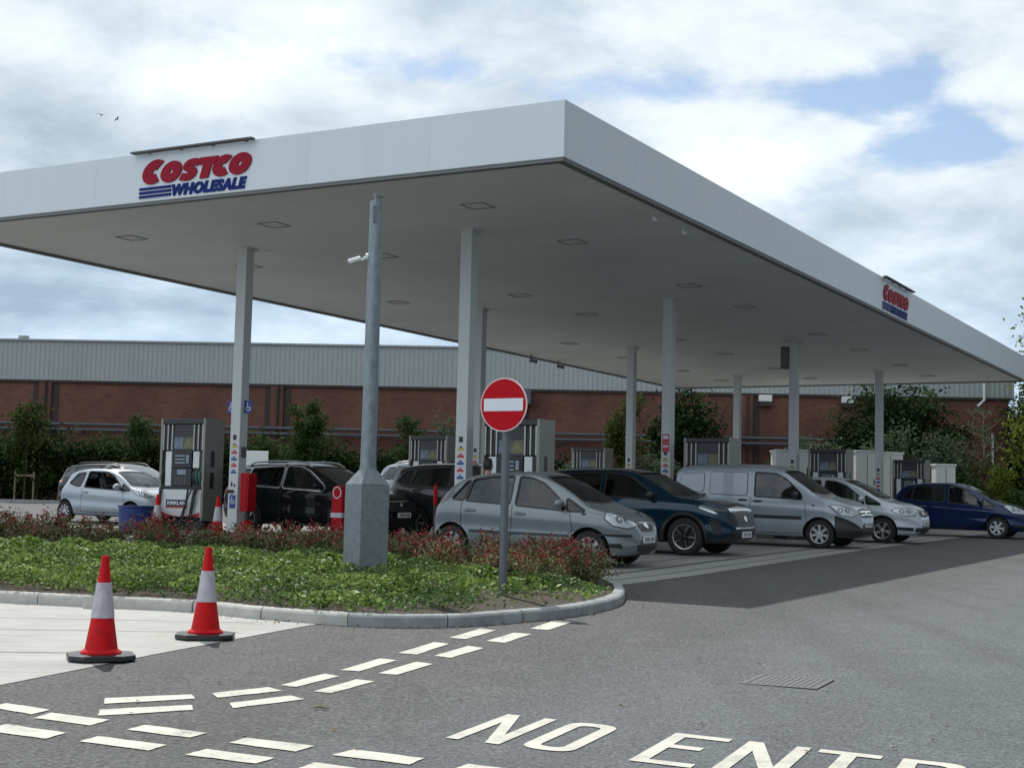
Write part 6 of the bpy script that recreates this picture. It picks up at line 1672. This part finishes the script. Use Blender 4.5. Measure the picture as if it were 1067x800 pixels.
# ------------------------------------------------------------------ sky, sun, camera
SUN_AZ = math.atan2(-2.01, 5.74); SUN_EL = rad(50.5)
def build_world():
    w = bpy.data.worlds.new('World'); SC.world = w; w.use_nodes = True; nt = w.node_tree; nt.nodes.clear(); L = nt.links.new
    out = nd(nt, 'ShaderNodeOutputWorld'); sky = nd(nt, 'ShaderNodeTexSky', sky_type='NISHITA', sun_disc=False)
    sky.sun_elevation = SUN_EL; sky.sun_rotation = SUN_AZ; sky.air_density = 1.; sky.dust_density = .7; sky.ozone_density = .6
    b1 = nd(nt, 'ShaderNodeBackground'); b1.inputs['Strength'].default_value = .098; L(sky.outputs['Color'], b1.inputs['Color'])
    tc = nd(nt, 'ShaderNodeTexCoord'); sx = nd(nt, 'ShaderNodeSeparateXYZ'); L(tc.outputs['Generated'], sx.inputs[0])
    mz = nd(nt, 'ShaderNodeMath', operation='MAXIMUM'); mz.inputs[1].default_value = 0.; L(sx.outputs['Z'], mz.inputs[0])
    az = nd(nt, 'ShaderNodeMath', operation='ADD'); az.inputs[1].default_value = .25; L(mz.outputs[0], az.inputs[0])
    dx = nd(nt, 'ShaderNodeMath', operation='DIVIDE'); L(sx.outputs['X'], dx.inputs[0]); L(az.outputs[0], dx.inputs[1])
    dy = nd(nt, 'ShaderNodeMath', operation='DIVIDE'); L(sx.outputs['Y'], dy.inputs[0]); L(az.outputs[0], dy.inputs[1])
    p = nd(nt, 'ShaderNodeCombineXYZ'); L(dx.outputs[0], p.inputs['X']); L(dy.outputs[0], p.inputs['Y'])
    n1 = nd(nt, 'ShaderNodeTexNoise'); n1.inputs['Scale'].default_value = 3.6; n1.inputs['Detail'].default_value = 12.; n1.inputs['Roughness'].default_value = .63; n1.inputs['Distortion'].default_value = .25
    L(p.outputs[0], n1.inputs['Vector'])
    cov = n1.outputs['Fac']
    # breaks in the cloud deck
    for (x, y, r, a) in [(-.20, 1.74, .11, .26), (-.08, 1.77, .11, .26), (.04, 1.81, .09, .20), (.13, 1.80, .11, .28), (.23, 1.79, .10, .22), (.36, 1.80, .08, .18), (.47, 1.77, .12, .34), (.57, 1.83, .09, .26), (.54, 1.91, .12, .36), (.63, 1.90, .09, .30), (.10, 1.66, .10, .14), (-.35, 1.66, .10, .12)]:
        di = nd(nt, 'ShaderNodeVectorMath', operation='DISTANCE'); L(p.outputs[0], di.inputs[0]); di.inputs[1].default_value = (x, y, 0)
        mr = nd(nt, 'ShaderNodeMapRange', interpolation_type='SMOOTHSTEP'); mr.inputs['From Min'].default_value = 0; mr.inputs['From Max'].default_value = r; mr.inputs['To Min'].default_value = a; mr.inputs['To Max'].default_value = 0
        L(di.outputs['Value'], mr.inputs['Value'])
        sb = nd(nt, 'ShaderNodeMath', operation='SUBTRACT'); L(cov, sb.inputs[0]); L(mr.outputs['Result'], sb.inputs[1]); cov = sb.outputs[0]
    mask = nd(nt, 'ShaderNodeMapRange', interpolation_type='SMOOTHSTEP'); mask.inputs['From Min'].default_value = .17; mask.inputs['From Max'].default_value = .42; L(cov, mask.inputs['Value'])
    n2 = nd(nt, 'ShaderNodeTexNoise'); n2.inputs['Scale'].default_value = 2.3; n2.inputs['Detail'].default_value = 8.; n2.inputs['Roughness'].default_value = .55
    of = nd(nt, 'ShaderNodeVectorMath', operation='ADD'); of.inputs[1].default_value = (3.3, 1.2, 7.); L(p.outputs[0], of.inputs[0]); L(of.outputs[0], n2.inputs['Vector'])
    sa = nd(nt, 'ShaderNodeMath', operation='MULTIPLY_ADD'); sa.inputs[1].default_value = .55; L(n1.outputs['Fac'], sa.inputs[0]); sb0 = nd(nt, 'ShaderNodeMath', operation='MULTIPLY_ADD'); sb0.inputs[1].default_value = .6; sb0.inputs[2].default_value = -.08; L(n2.outputs['Fac'], sb0.inputs[0]); L(sb0.outputs[0], sa.inputs[2]); shade = sa.outputs[0]
    for (x, y, r, a) in [(-.62, 1.95, .26, -.24), (-.45, 1.62, .2, -.10), (-.15, 1.62, .12, -.08), (-.85, 2.45, .45, -.10), (.55, 2.15, .25, -.08), (.9, 2.5, .3, -.06), (-.38, 1.78, .14, .10), (.30, 2.05, .25, .10)]:
        di = nd(nt, 'ShaderNodeVectorMath', operation='DISTANCE'); L(p.outputs[0], di.inputs[0]); di.inputs[1].default_value = (x, y, 0)
        mr = nd(nt, 'ShaderNodeMapRange', interpolation_type='SMOOTHSTEP'); mr.inputs['From Min'].default_value = 0; mr.inputs['From Max'].default_value = r; mr.inputs['To Min'].default_value = a; mr.inputs['To Max'].default_value = 0
        L(di.outputs['Value'], mr.inputs['Value'])
        sb = nd(nt, 'ShaderNodeMath', operation='ADD'); L(shade, sb.inputs[0]); L(mr.outputs['Result'], sb.inputs[1]); shade = sb.outputs[0]
    cr = ramp(nt, [(.31, (.34, .42, .49)), (.43, (.49, .57, .635)), (.54, (.65, .715, .765)), (.68, (.83, .87, .90))]); L(shade, cr.inputs['Fac'])
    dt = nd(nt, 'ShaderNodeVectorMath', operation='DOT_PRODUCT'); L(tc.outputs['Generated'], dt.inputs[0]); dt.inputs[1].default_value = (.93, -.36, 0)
    mg = nd(nt, 'ShaderNodeMapRange', interpolation_type='SMOOTHSTEP'); mg.inputs['From Min'].default_value = -.15; mg.inputs['From Max'].default_value = .7; mg.inputs['To Min'].default_value = 1.08; mg.inputs['To Max'].default_value = .50  # clouds dimmed towards the right, mostly out of view, to darken right-facing surfaces
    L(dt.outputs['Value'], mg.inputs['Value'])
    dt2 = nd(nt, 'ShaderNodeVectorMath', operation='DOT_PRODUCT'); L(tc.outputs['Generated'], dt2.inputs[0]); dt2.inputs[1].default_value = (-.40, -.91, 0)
    mg2 = nd(nt, 'ShaderNodeMapRange', interpolation_type='SMOOTHSTEP'); mg2.inputs['From Min'].default_value = .0; mg2.inputs['From Max'].default_value = .8; mg2.inputs['To Min'].default_value = 1.; mg2.inputs['To Max'].default_value = 1.4  # unseen sky behind the camera brightened as added fill
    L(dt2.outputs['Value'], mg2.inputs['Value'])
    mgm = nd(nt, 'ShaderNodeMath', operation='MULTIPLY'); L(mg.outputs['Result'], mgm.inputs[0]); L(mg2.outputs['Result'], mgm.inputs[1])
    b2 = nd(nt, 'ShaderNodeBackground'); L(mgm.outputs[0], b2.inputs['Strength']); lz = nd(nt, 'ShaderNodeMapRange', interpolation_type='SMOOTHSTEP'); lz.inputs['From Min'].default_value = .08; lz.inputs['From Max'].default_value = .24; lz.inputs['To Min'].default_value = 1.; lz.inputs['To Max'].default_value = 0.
    L(sx.outputs['Z'], lz.inputs['Value'])
    tm = nd(nt, 'ShaderNodeMix', data_type='RGBA', blend_type='MULTIPLY'); L(lz.outputs['Result'], tm.inputs['Factor']); L(cr.outputs['Color'], tm.inputs[6]); tm.inputs[7].default_value = (.86, .95, 1.06, 1)
    L(tm.outputs[2], b2.inputs['Color'])
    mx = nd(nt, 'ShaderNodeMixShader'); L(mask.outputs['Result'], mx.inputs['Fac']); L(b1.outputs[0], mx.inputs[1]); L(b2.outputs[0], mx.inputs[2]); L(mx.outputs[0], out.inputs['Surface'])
    li = bpy.data.lights.new('sun', 'SUN'); li.energy = 3.15; li.angle = rad(.6); li.color = (1, .955, .90)
    o = bpy.data.objects.new('sun', li); COL.objects.link(o)
    d = Vector((math.cos(SUN_EL) * math.sin(SUN_AZ), math.cos(SUN_EL) * math.cos(SUN_AZ), math.sin(SUN_EL)))
    o.rotation_euler = (-d).to_track_quat('-Z', 'Y').to_euler(); o.location = (0, 0, 30)

def build_camera():
    cd = bpy.data.cameras.new('camera'); cam = bpy.data.objects.new('camera', cd); COL.objects.link(cam); SC.camera = cam
    pit, rol = .0844, .0238
    cp, sp, cr, sr = math.cos(pit), math.sin(pit), math.cos(rol), math.sin(rol)
    r = Vector((1, 0, 0)); u = Vector((0, -sp, cp)); fw = Vector((0, cp, sp))
    R = cr * r + sr * u; U = -sr * r + cr * u
    m = Matrix((R, U, -fw)).transposed().to_4x4(); m.translation = (0, 0, 1.18); cam.matrix_world = m
    cd.sensor_fit = 'HORIZONTAL'; cd.sensor_width = 36; cd.lens = 1524.05 / 1067 * 36; cd.clip_start = .05; cd.clip_end = 2000
    cd.shift_x = -0.5 / 1067 * 0

def main():
    build_world(); build_camera(); build_ground(); build_markings(); build_drain()
    inner = build_bed(); build_cover(inner); build_shrubs(); build_cones(); build_sign(); build_lamp()
    build_canopy(); build_islands(); build_dispensers(); build_forecourt_bits(); build_cars(); build_people()
    build_building(); build_vegetation(); build_far(); build_birds()
    vs = SC.view_settings; vs.view_transform = 'Standard'; vs.look = 'None'; vs.exposure = .30; vs.gamma = 1; vs.use_curve_mapping = False
    SC.cycles.max_bounces = 8; SC.cycles.transparent_max_bounces = 12; SC.cycles.diffuse_bounces = 3; SC.cycles.glossy_bounces = 3
    SC.cycles.caustics_reflective = False; SC.cycles.caustics_refractive = False
    SC.cycles.use_denoising = True

main()
